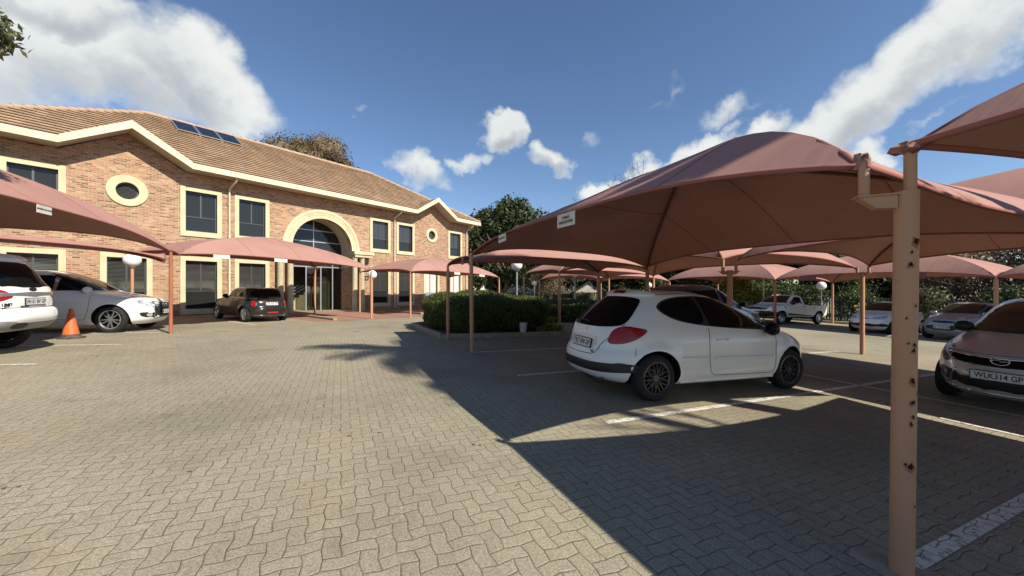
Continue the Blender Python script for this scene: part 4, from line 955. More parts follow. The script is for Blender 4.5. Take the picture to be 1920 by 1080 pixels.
for sd in (-1, 1):
    H.patch('window_trim', chaikin([(-1.20,1.215),(-1.12,1.30),(-.95,1.365),(-.6,1.40),(-.2,1.395),(.15,1.335),(.5,1.21),(.86,1.01),(1.0,.925),(.98,.915),(.45,.935),(.0,.955),(-.4,.985),(-.8,1.03),(-1.05,1.10)], 2), None, M_trim, .004, side=sd)
    H.patch('side_window', chaikin([(-1.16,1.215),(-1.08,1.29),(-.93,1.345),(-.6,1.378),(-.50,1.38),(-.44,1.0),(-.75,1.035),(-1.02,1.11)], 2), None, M_cglass, .008, side=sd)
    H.patch('side_window', [(-.38,.995),(-.45,1.38),(-.2,1.378),(.12,1.322),(.4,1.228),(.66,1.095),(.62,.955),(.2,.96),(-.1,.97)], None, M_cglass, .008, side=sd)
    H.patch('side_window', [(.70,1.075),(.93,.945),(.68,.950)], None, M_cglass, .008, side=sd)
    H.stripe('door_gap', [(-.42,.97),(-.45,.75),(-.44,.5),(-.40,.36),(-.30,.305),(.78,.29),(.83,.33),(.85,.6),(.90,.91)], None, .009, M_seam, 0, side=sd)
    H.stripe('roof_seam', [(-1.25,1.395),(-.6,1.435),(0,1.41),(.35,1.31)], None, .010, M_seam, 0, side=sd)
    H.stripe('side_moulding', [(-.36,.555),(.78,.545)], None, .035, P_white, .006, side=sd); H.stripe('side_moulding', [(-.92,.57),(-.47,.56)], None, .03, P_white, .004, side=sd)
    H.stripe('sill_strip', [(-.9,.24),(.85,.24)], None, .05, P_white, .004, side=sd)
    H.handle(-.22, .80, sd, P_white); H.mirror(.70, .93, sd, M_trim, (.085, .09, .10))
    t = 180-sd*48                                                   # wrap-round tail lamp, seen over the rear corner
    f = 1 if sd > 0 else -1
    pl = [(p_[0]*.85+.13, (p_[1]-.81)*.85+.85) for p_ in [(-.32,.83),(-.24,.915),(-.12,.955),(.03,.952),(.20,.925),(.235,.90),(.20,.85),(.10,.77),(-.02,.715),(-.16,.68),(-.36,.675)]]
    H.patch('tail_lamp', chaikin([(-f*x, z) for x, z in pl], 1), t, M_tail, .010)
    H.patch('headlamp', chaikin([(f*x, z) for x, z in [(-.28,.62),(-.2,.72),(0,.79),(.24,.86),(.34,.87),(.30,.80),(.15,.69),(-.05,.62)]], 2), sd*38, M_head, .006)
H.patch('rear_window', chaikin([(-.62,1.005),(-.50,1.30),(-.42,1.355),(0,1.375),(.42,1.355),(.50,1.30),(.62,1.005),(.50,.955),(0,.935),(-.50,.955)], 2), 180, M_cglass, .006)
H.screen(1.0, 1.37, 0)
H.patch('tailgate_spoiler', chaikin([(-.56,1.39),(-.40,1.435),(0,1.448),(.40,1.435),(.56,1.39),(.40,1.385),(0,1.395),(-.40,1.385)], 1), 180, P_white, .03, skirt=.03)
H.patch('brake_light', [(-.13,1.405),(.13,1.405),(.12,1.43),(-.12,1.43)], 180, M_tail, .038)
H.stripe('tailgate_gap', [(.60,1.0),(.585,.90),(.40,.70),(.37,.60),(.30,.575),(0,.565),(-.30,.575),(-.37,.60),(-.40,.70),(-.585,.90),(-.60,1.0)], 180, .010, M_seam, 0)
H.patch('bumper_strip', chaikin([(-.80,.50),(-.5,.48),(0,.47),(.5,.48),(.80,.50),(.82,.42),(.80,.385),(.5,.36),(0,.35),(-.5,.36),(-.80,.385),(-.82,.42)], 2), 180, M_trim, .012, skirt=.03)
for f in (-1, 1): H.patch('bumper_strip_end', chaikin([(f*-.10,.50),(f*.10,.50),(f*.14,.46),(f*.12,.39),(f*-.10,.378)], 2), 180+f*50, M_trim, .012, skirt=.03)
H.patch('plate_recess', chaikin([(-.33,.70),(-.29,.785),(.29,.785),(.33,.70),(.27,.63),(-.27,.63)], 1), 180, paint('white_paint_recess', (.60, .59, .56)), .002)
H.stripe('plate_recess_edge', [(-.34,.70),(-.30,.80),(0,.81),(.30,.80),(.34,.70)], 180, .012, P_white, .006)
H.plate('TKT 894 GP', 180, .705, off=.012, w=.46)
bd = MB(); hh, nn = H.proj((0, .87), 180); M = frame_M(hh+nn*.006, (0, -1, 0), (0, 0, 1))
for q in ([(-.02,-.035),(-.008,-.035),(.004,-.005),(-.004,.012)], [(.008,-.035),(.020,-.035),(.016,-.005),(.006,.0)], [(-.012,.0),(.012,.0),(.016,.028),(-.002,.022)], [(-.004,.024),(.022,.042),(.03,.034),(.012,.022)], [(-.03,.012),(-.012,.02),(-.008,.01),(-.026,.0)]):
    n = len(q); vs = [M@Vector((x, z, e)) for e in (-.006, .004) for x, z in q]; bd.add(vs, [tuple(range(n)), tuple(range(n, 2*n))]+[(i, (i+1) % n, (i+1) % n+n, i+n) for i in range(n)])
bd.build('tailgate_badge', M_chrome, H.root)
hh, nn = H.proj((.31, .605), 180); text_obj('207', .05, M_trim, H.root, frame_M(hh+nn*.006, (0, -1, 0), (0, 0, 1)), 'tailgate_lettering')
hh, nn = H.proj((0, .955), 180); 
wp = []
for y, z in ((0.02,.975),(-.12,1.0),(-.30,.985),(-.44,.975)): h_, n_ = H.proj((y, z), 180); wp.append(h_+n_*.02)
MB().tube(wp, [.018, .011, .009, .006], 6).build('rear_wiper', M_trim, H.root, smooth=True)
MB().tube([(-1.02, 0, 1.45), (-1.06, 0, 1.475), (-1.30, 0, 1.68)], [.02, .006, .003], 6).build('roof_aerial', M_trim, H.root)
for sd in (-1, 1): H.stripe('bumper_gap', [(-1.58,.70),(-1.60,.60)], None, .007, M_seam, 0, side=sd)
hb = MB(); hb.tube([(-1.88, -.45, .24), (-1.97, -.45, .235)], .03, 12); hb.build('exhaust_pipe', M_trim, H.root)

# --- silver people carrier, nose to the camera on the right
Z = Car('people_carrier', 'silver grey people carrier on the right edge, its nose under the canopy facing the camera', 'car', (6.72+2.2*.912, 5.27+2.2*.41), VV+PI, 4.47,
    rear=[(.2,-1.95),(.35,-2.2),(.55,-2.25),(.9,-2.2),(1.2,-2.1),(1.5,-1.9),(1.6,-1.6),(1.64,-.8),(1.65,-.4)],
    front=[(.2,2.02),(.27,2.13),(.38,2.20),(.50,2.225),(.60,2.20),(.66,2.18),(.75,2.14),(.82,2.06),(.88,1.90),(.94,1.70),(1.0,1.46),(1.04,1.30),(1.12,1.13),(1.2,.97),(1.3,.78),(1.4,.58),(1.5,.34),(1.57,.12),(1.62,-.1),(1.645,-.3),(1.65,-.38)],
    Wd=[(.2,.80),(.35,.87),(.6,.90),(.85,.895),(1.0,.87),(1.1,.84),(1.3,.75),(1.5,.66),(1.57,.60),(1.62,.48),(1.645,.25),(1.65,.02)],
    wb=2.70, wr=.32, axle_r=-1.40, paint_m=P_taupe, nf=3.0, nr=5, mf=2.6, mr=4, rim='five', flare=.02)
Z.screen(1.06, 1.56, 0, .90, .86, M_cglass2, bow=.01)
for f in (-1, 1):
    Z.patch('headlamp', chaikin([(f*(x+.15), z-.05) for x, z in [(-.16,.68),(-.20,.80),(-.10,.88),(.10,.94),(.22,.93),(.26,.86),(.22,.76),(.02,.70)]], 2), f*42, M_headd, .006)
    Z.patch('fog_lamp_recess', chaikin([(f*x, z) for x, z in [(-.28,.36),(-.24,.50),(0,.55),(.24,.56),(.30,.50),(.28,.42),(.0,.36)]], 1), f*42, M_trim, .003)
    Z.stripe('bumper_trim', [(f*x, z) for x, z in [(.42,.56),(.48,.48),(.52,.36),(.60,.31),(.7,.30)]], 0, .03, M_chrome, .004)
    Z.patch('fog_lamp', [(f*(.04+.05*math.cos(a)), .46+.05*math.sin(a)) for a in [2*PI*i/14 for i in range(14)]], f*42, M_head, .010)
for sd in (-1, 1):
    sp = Z.side_poly(1.08, 1.50, .80, -.8); Z.patch('window_trim', [(x, z) for x, z in sp], None, M_trim, .003, side=sd)
    Z.patch('side_window', [(.0,1.11),(-.02,1.50),(.2,1.49),(.38,1.40),(.66,1.24),(.82,1.11)], None, M_cglass, .007, side=sd); Z.patch('side_window', [(-1.0,1.11),(-.95,1.49),(-.1,1.5),(-.08,1.11)], None, M_cglass, .007, side=sd)
    Z.stripe('door_gap', [(.86,1.05),(.84,.5),(.75,.30),(-.1,.30),(-.05,1.05)], None, .009, M_seam, 0, side=sd); Z.handle(.08, .95, sd, P_taupe); Z.mirror(.88, 1.12, sd, M_trim, (.10, .10, .09))
Z.patch('grille', chaikin([(-.56,.79),(-.50,.69),(-.3,.655),(0,.64),(.3,.655),(.50,.69),(.56,.79),(.3,.775),(0,.765),(-.3,.775)], 1), 0, M_well, .004)
Z.stripe('grille_surround', [(-.58,.80),(-.52,.69),(-.3,.645),(0,.63),(.3,.645),(.52,.69),(.58,.80)], 0, .014, M_chrome, .006)
Z.stripe('grille_bar', [(-.56,.785),(-.3,.762),(0,.752),(.3,.762),(.56,.785)], 0, .03, M_chrome, .012)
Z.patch('air_intake', chaikin([(-.50,.49),(-.46,.37),(-.3,.31),(.3,.31),(.46,.37),(.50,.49)], 1), 0, M_trim, .003)
Z.stripe('bumper_lip', [(-.72,.30),(-.4,.27),(0,.262),(.4,.27),(.72,.30)], 0, .022, M_chrome, .006)
Z.plate('WLK314 GP', 0, .52, off=.02, tilt=False, w=.50)
hh, nn = Z.proj((0, .735), 0); mb = MB(); c = hh+Vector((.03, 0, 0)); ring_ = [c+Vector((0, .085*math.cos(2*PI*i/28), .058*math.sin(2*PI*i/28))) for i in range(29)]; mb.tube(ring_, .007, 6); mb.tube([c+Vector((0, -.08, .0)), c+Vector((0, -.01, .012)), c+Vector((0, .01, -.012)), c+Vector((0, .08, .0))], .006, 5); mb.build('nose_badge', M_chrome, Z.root, smooth=True)
Z.stripe('bonnet_gap', [(-.80,.97),(-.66,.88),(-.58,.825),(-.3,.805),(0,.80),(.3,.805),(.58,.825),(.66,.88),(.80,.97)], 0, .009, M_seam, 0)
Z.stripe('wiper', [(.6,1.075),(.1,1.10),(-.3,1.08)], 0, .02, M_trim, .02)

# --- white large off-roader, tail towards the camera (left edge)
wdir = rot_of((.93, .37)); ev_c = (-9.85-.93*2.6, 7.95-.37*2.6)
Ev = Car('off_roader', 'tall white off-roader on the left edge, grey bumper and tail facing the camera', 'car', ev_c, wdir+PI, 4.89,
    rear=[(.42,-2.10),(.48,-2.28),(.58,-2.38),(.68,-2.42),(.80,-2.40),(.86,-2.33),(.95,-2.33),(1.10,-2.31),(1.22,-2.27),(1.30,-2.20),(1.45,-2.12),(1.6,-2.02),(1.70,-1.93),(1.76,-1.90),(1.79,-1.80),(1.81,-1.5),(1.82,-1.1),(1.825,-.7)],
    front=[(.42,2.15),(.6,2.35),(.85,2.38),(1.0,2.3),(1.1,1.9),(1.18,1.2),(1.3,.95),(1.5,.65),(1.7,.2),(1.78,-.1),(1.82,-.5),(1.825,-.66)],
    Wd=[(.42,.80),(.55,.89),(.75,.93),(1.0,.93),(1.18,.90),(1.28,.86),(1.45,.80),(1.65,.73),(1.74,.68),(1.79,.60),(1.815,.42),(1.825,.02)],
    wb=2.85, wr=.38, axle_r=-1.42, paint_m=P_white, nf=4, nr=5.5, mf=3, mr=4, rim='twin', flare=.03, arch=.46)
Ev.root.scale = (1.08, 1.08, 1.11)
Ev.patch('rear_window', chaikin([(-.74,1.24),(-.62,1.66),(0,1.69),(.62,1.66),(.74,1.24),(0,1.215)], 1), 180, M_cglass, .006)
Ev.patch('tailgate_spoiler', chaikin([(-.66,1.70),(-.5,1.775),(0,1.79),(.5,1.775),(.66,1.70),(0,1.715)], 1), 180, P_white, .05, skirt=.05)
Ev.patch('chrome_garnish', [(-.62,1.06),(-.62,1.135),(0,1.14),(.62,1.135),(.62,1.06),(0,1.06)], 180, M_silver_rim, .014)
for f in (-1, 1):
    Ev.patch('tail_lamp', chaikin([(f*x, z) for x, z in [(-.26,1.06),(-.16,1.15),(0,1.21),(.25,1.22),(.32,1.14),(.25,1.02),(0,.97),(-.10,.99)]], 1), 180+f*42, M_tail, .008)
    Ev.patch('bumper_reflector', [(f*.60,.63),(f*.80,.645),(f*.80,.60),(f*.60,.58)], 180, M_amber, .012)
    Ev.patch('side_window', [(-1.95,1.27),(-1.8,1.62),(-1.25,1.68),(-1.2,1.27)] , None, M_cglass, .006, side=f); Ev.patch('side_window', [(-1.12,1.27),(-1.16,1.69),(-.2,1.71),(-.15,1.27)], None, M_cglass, .006, side=f); Ev.patch('side_window', [(-.08,1.27),(-.12,1.70),(.3,1.62),(.95,1.27)], None, M_cglass, .006, side=f)
    Ev.mirror(.85, 1.3, f, P_white, (.12, .12, .12)); Ev.handle(-.9, 1.12, f, M_chrome); Ev.handle(.1, 1.12, f, M_chrome)
    Ev.stripe('door_gap', [(-1.1,1.25),(-1.12,.6),(-.2,.52),(-.12,1.25)], None, .01, M_seam, 0, side=f)
    Ev.stripe('roof_rail', [(-1.6,1.76),(-.8,1.79),(.1,1.76)], None, .035, M_silver_rim, .03, side=f)
Ev.patch('lower_bumper', chaikin([(-.88,.66),(-.5,.63),(-.42,.60),(.42,.60),(.5,.63),(.88,.66),(.86,.52),(.6,.46),(-.6,.46),(-.86,.52)], 1), 180, P_greyplastic, .016, skirt=.03)
Ev.stripe('tailgate_gap', [(-.80,1.2),(-.76,.95),(-.70,.865),(0,.855),(.70,.865),(.76,.95),(.80,1.2)], 180, .014, M_seam, 0)
Ev.plate('FH 01 BV GP', 180, .965, y=-.0, off=.012, w=.46)
Ev.patch('tow_recess', chaikin([(-.52,.60),(-.25,.60),(-.22,.50),(-.50,.50)], 1), 180, M_trim, .022)
Ev.patch('tailgate_grip', [(-.34,.895),(-.14,.895),(-.16,.875),(-.32,.875)], 180, M_trim, .006)
hh, nn = Ev.proj((-.50, .92), 180); text_obj('LIMITED', .075, M_trim, Ev.root, frame_M(hh+nn*.006, (0, -1, 0), (0, 0, 1)), 'tailgate_lettering', .003, 1.35, .002)
hh, nn = Ev.proj((0, 1.185), 180); mb = MB(); M = frame_M(hh+nn*.01, (0, -1, 0), (0, 0, 1)); vs = [M@Vector((.085*math.cos(2*PI*i/24), .036*math.sin(2*PI*i/24), e)) for e in (-.01, .006) for i in range(24)]; mb.add(vs, [tuple(range(24)), tuple(range(24, 48))]+[(i, (i+1) % 24, (i+1) % 24+24, i+24) for i in range(24)]); mb.build('tailgate_badge', M_trim, Ev.root)

# --- white estate-like off-roader with a four ring nose, pointing right
q5dir = rot_of((.95, .30)); ax_ = Vector((-11.75, 11.15)); dq = Vector((math.cos(q5dir), math.sin(q5dir))); nq = Vector((-dq.y, dq.x))
cq = ax_-dq*1.42+nq*.87
Q5 = Car('estate_car', 'white sporty off-road estate behind the traffic cone, its nose pointing right past the post', 'car', (cq.x, cq.y), q5dir, 4.63,
    rear=[(.22,-1.95),(.4,-2.2),(.7,-2.3),(1.0,-2.2),(1.3,-1.95),(1.5,-1.7),(1.6,-1.3),(1.64,-.7),(1.645,-.4)],
    front=[(.22,2.05),(.30,2.20),(.42,2.29),(.6,2.33),(.75,2.31),(.83,2.25),(.90,2.08),(.96,1.85),(1.02,1.55),(1.07,1.22),(1.10,1.08),(1.2,.90),(1.35,.60),(1.48,.28),(1.57,.0),(1.62,-.2),(1.64,-.35),(1.645,-.38)],
    Wd=[(.22,.80),(.35,.90),(.6,.94),(.85,.94),(1.0,.915),(1.08,.88),(1.2,.82),(1.4,.72),(1.52,.65),(1.6,.52),(1.635,.32),(1.645,.02)],
    wb=2.81, wr=.365, axle_r=-1.39, paint_m=P_white, nf=4.2, nr=5, mf=2.8, mr=3.5, rim='twin', flare=.035, arch=.415)
Q5.root.scale = (1, 1, 1.09)
Q5.screen(1.11, 1.57, 0, .90, .86, M_cglass2)
for f in (-1, 1):
    Q5.patch('window_trim', [(x, z) for x, z in Q5.side_poly(1.09, 1.53, .80, -.72)], None, M_chrome, .003, side=f)
    Q5.patch('side_window', [(.18,1.11),(.12,1.50),(.3,1.47),(.58,1.32),(.86,1.12)], None, M_cglass, .008, side=f); Q5.patch('side_window', [(-.95,1.11),(-.9,1.50),(.04,1.51),(.10,1.11)], None, M_cglass, .008, side=f); Q5.patch('side_window', [(-1.45,1.15),(-1.3,1.45),(-1.0,1.49),(-1.03,1.11)], None, M_cglass, .008, side=f)
    Q5.patch('headlamp', chaikin([(f*x, z) for x, z in [(-.34,.70),(-.34,.80),(-.1,.85),(.18,.90),(.26,.87),(.18,.76),(-.05,.70)]], 1), f*40, M_head, .006)
    Q5.patch('fog_lamp_recess', chaikin([(f*x, z) for x, z in [(-.28,.40),(-.26,.54),(.10,.56),(.20,.53),(.10,.41)]], 1), f*40, M_trim, .004)
    Q5.patch('fog_lamp', [(f*(-.06+.075*math.cos(a)), .48+.045*math.sin(a)) for a in [2*PI*i/14 for i in range(14)]], f*40, M_head, .010)
    Q5.stripe('door_gap', [(.97,1.05),(.93,.6),(.85,.36),(.0,.36),(.07,.6),(.10,1.08)], None, .009, M_seam, 0, side=f); Q5.mirror(.82, 1.12, f, P_white, (.13, .11, .09)); Q5.handle(.15, .98, f, P_white)
Q5.patch('grille', chaikin([(-.40,.82),(-.46,.70),(-.38,.42),(.38,.42),(.46,.70),(.40,.82)], 1), 0, M_trim, .006); Q5.stripe('grille_surround', [(-.42,.84),(-.48,.70),(-.40,.40),(.40,.40),(.48,.70),(.42,.84)], 0, .025, M_chrome, .008, closed=True)
for k in range(4): Q5.stripe('ring_badge', [((k-1.5)*.085+.055*math.cos(2*PI*i/16), .755+.055*math.sin(2*PI*i/16)) for i in range(16)], 0, .012, M_chrome, .016, closed=True)
Q5.plate('BS 41 LK GP', 0, .56, off=.02, tilt=False, w=.44)

# --- black brown small hatchback before the entrance, tail to the camera
md_ = Vector((-.85, .527)); rr_ = Vector((-10.72, 15.35)); nn_ = Vector((md_.y, -md_.x))*-1; ctr = rr_+md_*1.235+Vector((.527, .85))*.72
Mi = Car('small_hatchback', 'black brown retro small hatchback parked under the pink canopy by the entrance', 'car', (ctr.x, ctr.y), rot_of(md_), 3.72,
    rear=[(.2,-1.68),(.28,-1.80),(.42,-1.85),(.55,-1.84),(.62,-1.78),(.8,-1.74),(.92,-1.66),(.97,-1.58),(1.1,-1.48),(1.25,-1.36),(1.32,-1.29),(1.36,-1.22),(1.385,-1.05),(1.40,-.7),(1.405,-.5)],
    front=[(.2,1.68),(.35,1.82),(.6,1.85),(.75,1.78),(.85,1.6),(.93,1.25),(.97,.85),(1.05,.72),(1.2,.52),(1.32,.32),(1.37,.12),(1.395,-.15),(1.405,-.45)],
    Wd=[(.2,.76),(.35,.83),(.6,.845),(.8,.825),(.92,.78),(1.0,.74),(1.2,.68),(1.32,.63),(1.36,.59),(1.39,.48),(1.40,.3),(1.405,.02)],
    wb=2.47, wr=.31, axle_r=-1.22, paint_m=P_black, nf=4, nr=4.5, mf=3, mr=3.4, rim='five', rimm=M_chrome, flare=.04, arch=.35)
Mi.patch('rear_window', chaikin([(-.62,1.0),(-.56,1.27),(0,1.305),(.56,1.27),(.62,1.0),(0,.97)], 1), 180, M_cglass, .006); Mi.screen(1.0, 1.33, 0)
for f in (-1, 1):
    Mi.patch('side_window', [(-1.28,1.02),(-1.15,1.29),(-.35,1.325),(-.33,1.0)], None, M_cglass2, .006, side=f); Mi.patch('side_window', [(-.28,1.0),(-.30,1.325),(.22,1.31),(.62,1.0)], None, M_cglass2, .006, side=f)
    Mi.patch('tail_lamp', chaikin([(f*x, z) for x, z in [(-.02,.64),(-.05,.82),(.09,.87),(.17,.82),(.17,.66),(.08,.60)]], 1), 180+f*35, M_chrome, .008); Mi.patch('tail_lamp', chaikin([(f*x, z) for x, z in [(0,.66),(-.02,.81),(.08,.85),(.15,.80),(.15,.67),(.08,.63)]], 1), 180+f*35, M_tail, .014)
    Mi.mirror(.55, 1.0, f, P_black, (.09, .09, .08)); Mi.handle(-.2, .86, f, M_chrome); Mi.stripe('waist_trim', [(-1.55,.955),(-.3,.975),(.9,.96)], None, .016, M_chrome, .004, side=f)
Mi.stripe('tailgate_bar', [(-.34,.83),(0,.835),(.34,.83)], 180, .03, M_chrome, .012); Mi.plate('JXN 552 GP', 180, .745, off=.012, w=.46); Mi.patch('bumper_reflector', [(-.2,.37),(.2,.37),(.2,.42),(-.2,.42)], 180, M_amber, .008)
Mi.stripe('bumper_gap', [(-.8,.56),(0,.53),(.8,.56)], 180, .012, M_seam, 0); Mi.stripe('bumper_chrome', [(-.7,.30),(0,.285),(.7,.30)], 180, .015, M_chrome, .006)
MB().tube([(-1.75, -.42, .27), (-1.88, -.42, .27)], .035, 12).build('exhaust_pipe', M_chrome, Mi.root); MB().tube([(-.2, 0, 1.40), (-.42, 0, 1.72)], .006, 5).build('roof_aerial', M_trim, Mi.root)

# --- white single-cab pickup
rw = Vector((17.9, 22.5)); dd = Vector((-.93, -.368)); nrm2 = Vector((-dd.y, dd.x)); cpk = rw+dd*1.45-nrm2*(.80)
Pk = Car('pickup_truck', 'white single cab pickup with open load bed and black front bumper', 'pickup', (cpk.x, cpk.y), rot_of(dd), 5.2,
    rear=[(.42,-2.45),(.5,-2.52),(.8,-2.55),(1.08,-2.55),(1.105,-2.54),(1.112,-.45),(1.3,-.42),(1.5,-.36),(1.6,-.30),(1.66,-.18),(1.69,.0),(1.70,.15)],
    front=[(.42,2.40),(.55,2.55),(.75,2.60),(.92,2.57),(1.0,2.42),(1.05,2.1),(1.10,1.7),(1.14,1.40),(1.2,1.30),(1.35,1.08),(1.5,.82),(1.6,.6),(1.66,.42),(1.69,.28),(1.70,.2)],
    Wd=[(.42,.82),(.55,.90),(.8,.925),(1.0,.92),(1.10,.90),(1.16,.86),(1.3,.80),(1.5,.72),(1.6,.67),(1.66,.58),(1.69,.4),(1.70,.05)],
    wb=3.22, wr=.36, axle_r=-1.55, paint_m=P_white, nf=4.5, nr=14, mf=3, mr=10, rim='steel', flare=.03, arch=.44)
cb = MB().box(-2.47, -.55, -.78, .78, .72, 1.4).build('cutter', M_well); Pk.bool(cb, lambda c: (-2.5 < c.x < -.5 and abs(c.y) < .79 and .70 < c.z < 1.108) or (any(math.hypot(c.x-a, c.z-.36) < .4393 for a in (Pk.xr_ax, Pk.xf_ax)) and abs(c.y) > .3))
Pk.screen(1.20, 1.62, 0, .90, .87, M_cglass2)
for f in (-1, 1):
    Pk.patch('side_window', [(-.16,1.20),(-.10,1.56),(.35,1.57),(.62,1.40),(.92,1.20)], None, M_cglass, .006, side=f); Pk.stripe('door_gap', [(.98,1.15),(.96,.6),(.85,.48),(-.22,.48),(-.28,.7),(-.25,1.2)], None, .012, M_seam, 0, side=f)
    Pk.mirror(.80, 1.22, f, M_trim, (.13, .12, .12)); Pk.handle(-.1, 1.03, f, M_trim); Pk.patch('headlamp', chaikin([(f*x, z) for x, z in [(-.3,.86),(-.28,.98),(.0,1.04),(.2,1.05),(.22,.95),(0,.88)]], 1), f*38, M_head, .006)
    Pk.patch('side_vent', [(1.25,.95),(1.45,1.03),(1.42,.93)], None, M_trim, .006, side=f); Pk.patch('fuel_cap', [(-1.2+.07*math.cos(a), .99+.07*math.sin(a)) for a in [2*PI*i/12 for i in range(12)]] if f < 0 else [(-1.2, .9), (-1.1, .9), (-1.1, 1.0)], None, M_trim, .005, side=f)
    for k in range(5): MB().tube([(-.75-.38*k, f*.915, 1.085), (-.66-.38*k, f*.915, 1.085)], .018, 6).build('tie_hook', M_trim, Pk.root)
    Pk.patch('tail_lamp', [(f*x, z) for x, z in [(-.02,.78),(-.02,1.02),(.06,1.02),(.06,.78)]], 180+f*45, M_tail, .008)
Pk.patch('grille', chaikin([(-.55,.96),(-.58,.80),(.58,.80),(.55,.96)], 1), 0, M_trim, .008); Pk.patch('front_bumper', chaikin([(-.9,.76),(-.9,.44),(.9,.44),(.9,.76)], 1), 0, M_trim, .02, skirt=.03)
for f in (-1, 1): Pk.patch('front_bumper_end', chaikin([(f*-.5,.76),(f*.28,.76),(f*.30,.46),(f*-.5,.44)], 1), f*50, M_trim, .018, skirt=.03)
Pk.plate('', 0, .62, off=.03, tilt=False, w=.44); MB().box(-2.3, 2.2, -.45, .45, .33, .50).build('chassis', M_well, Pk.root)

# --- white and silver hatchbacks facing us, second row on the right
def face_car(name, label, pos, rz, paint_m, hts=1.0, L=3.97, W_=.84, H_=1.46, hood=.95, beak=False, plate='', head=None, roundl=False, rim='five'):
    k = H_/1.46; l = L/3.97; w = W_/.84
    c = Car(name, label, 'car', pos, rz, L,
        rear=[(.2,-1.75*l),(.35,-1.92*l),(.6,-1.96*l),(.9*k,-1.9*l),(1.1*k,-1.75*l),(1.3*k,-1.5*l),(1.39*k,-1.3*l),(1.44*k,-.9*l),(1.46*k,-.5*l)],
        front=[(.2,1.80*l),(.3,1.92*l),(.45,1.98*l),(.6,1.96*l),(.7,1.90*l),(.80*k,1.74*l),(.88*k,1.48*l),(hood*k,1.12*l),(1.0*k,.98*l),(1.12*k,.74*l),(1.25*k,.44*l),(1.35*k,.18*l),(1.41*k,-.05*l),(1.445*k,-.25*l),(1.46*k,-.45*l)],
        Wd=[(.2,.76*w),(.35,.83*w),(.6,.84*w),(.8*k,.83*w),(.92*k,.79*w),(1.0*k,.765*w),(1.2*k,.68*w),(1.35*k,.60*w),(1.41*k,.52*w),(1.445*k,.38*w),(1.46*k,.02*w)],
        wb=2.47*l, wr=.305, axle_r=-1.26*l, paint_m=paint_m, nf=3.4, nr=5, mf=2.8, mr=4, rim=rim, flare=.02)
    c.screen(1.0*k, 1.39*k, 0, .9, .86, M_cglass2)
    for f in (-1, 1):
        c.patch('window_trim', [(x, z) for x, z in c.side_poly(.985*k, 1.35*k, .80, -.74)], None, M_trim, .003, side=f)
        c.patch('side_window', [(-.1*l,1.0*k),(-.14*l,1.34*k),(.12*l,1.325*k),(.4*l,1.18*k),(.72*l,1.0*k)], None, M_cglass, .007, side=f); c.patch('side_window', [(-1.25*l,1.04*k),(-1.1*l,1.30*k),(-.22*l,1.345*k),(-.18*l,1.0*k)], None, M_cglass, .007, side=f)
        c.stripe('door_gap', [(.80*l,.92*k),(.78*l,.4),(.66*l,.30),(-.2*l,.30),(-.15*l,.98*k)], None, .009, M_seam, 0, side=f); c.mirror(.70*l, 1.0*k, f, paint_m, (.10, .10, .085)); c.handle(.0, .86*k, f, paint_m)
        if roundl: c.patch('headlamp', chaikin([(f*x, z) for x, z in [(-.20,.70),(-.18,.84),(0,.93),(.18,.96),(.22,.86),(.12,.74),(-.05,.68)]], 2), f*35, M_head, .008); c.patch('fog_lamp', [(f*(.10+.04*math.cos(a)), .42+.04*math.sin(a)) for a in [2*PI*i/12 for i in range(12)]], f*40, M_trim, .008)
        else: c.patch('headlamp', chaikin([(f*x, z) for x, z in [(-.32,.64),(-.30,.72),(-.05,.77),(.22,.83),(.26,.78),(.10,.67)]], 1), f*38, head or M_head, .008)
    if roundl:
        c.patch('grille', chaikin([(-.30,.70),(-.34,.76),(0,.77),(.34,.76),(.30,.70),(0,.685)], 1), 0, M_trim, .008); c.stripe('grille_surround', [(-.33,.76),(0,.775),(.33,.76)], 0, .012, M_chrome, .012)
        c.patch('air_intake', chaikin([(-.56,.60),(-.44,.40),(.44,.40),(.56,.60)], 1), 0, M_trim, .006); c.stripe('nose_badge', [(.05*math.cos(2*PI*i/14), .83+.035*math.sin(2*PI*i/14)) for i in range(14)], 0, .010, M_chrome, .008, closed=True); c.plate(plate, 0, .52, off=.015, tilt=False, w=.46)
    else:
        c.patch('grille', [(-.50,.66),(-.50,.71),(0,.715),(.50,.71),(.50,.66),(0,.65)], 0, M_trim, .008); c.patch('air_intake', chaikin([(-.74,.48),(-.72,.36),(-.5,.32),(.5,.32),(.72,.36),(.74,.48),(0,.46)], 1), 0, M_trim, .006); c.stripe('bumper_chrome', [(-.6,.30),(0,.285),(.6,.30)], 0, .012, M_chrome, .006)
    return c
pz = UV(8.2, 18.75+2.0); face_car('compact_car', 'white compact hatchback facing the camera, left of the silver one', pz, VV+PI, P_white, L=3.97, W_=.84, H_=1.46)
pz = UV(5.55, 18.6+1.9); face_car('city_car', 'silver city car with rounded headlamps facing the camera', pz, VV+PI-R(4), P_silver, L=3.78, W_=.83, H_=1.53, plate='CL 73 SD GP', roundl=True)
# --- blue grey off-roader seen over the hatchback
pz = UV(7.5, 7.5)
Sv = face_car('grey_off_roader', 'blue grey off-roader mostly hidden behind the white hatchback', pz, VV, P_grey, L=4.6, W_=.93, H_=1.86)
# --- dark cars beyond the hedge
pz = (-2.9, 25.2); face_car('parked_car', 'dark saloon mostly hidden behind the hedge by the brick building', pz, rot_of(FD), P_black, L=4.4, W_=.88, H_=1.5)
for i, (x, y, pm, lab) in enumerate(((-2.6, 44, P_silver, 'distant silver car glimpsed under the dark trees'), (.6, 46, P_white, 'distant white car glimpsed under the dark trees'), (3.0, 47.5, P_grey, 'distant blue car glimpsed under the dark trees'))):
    face_car('parked_car', lab, (x, y), R(-100), pm)
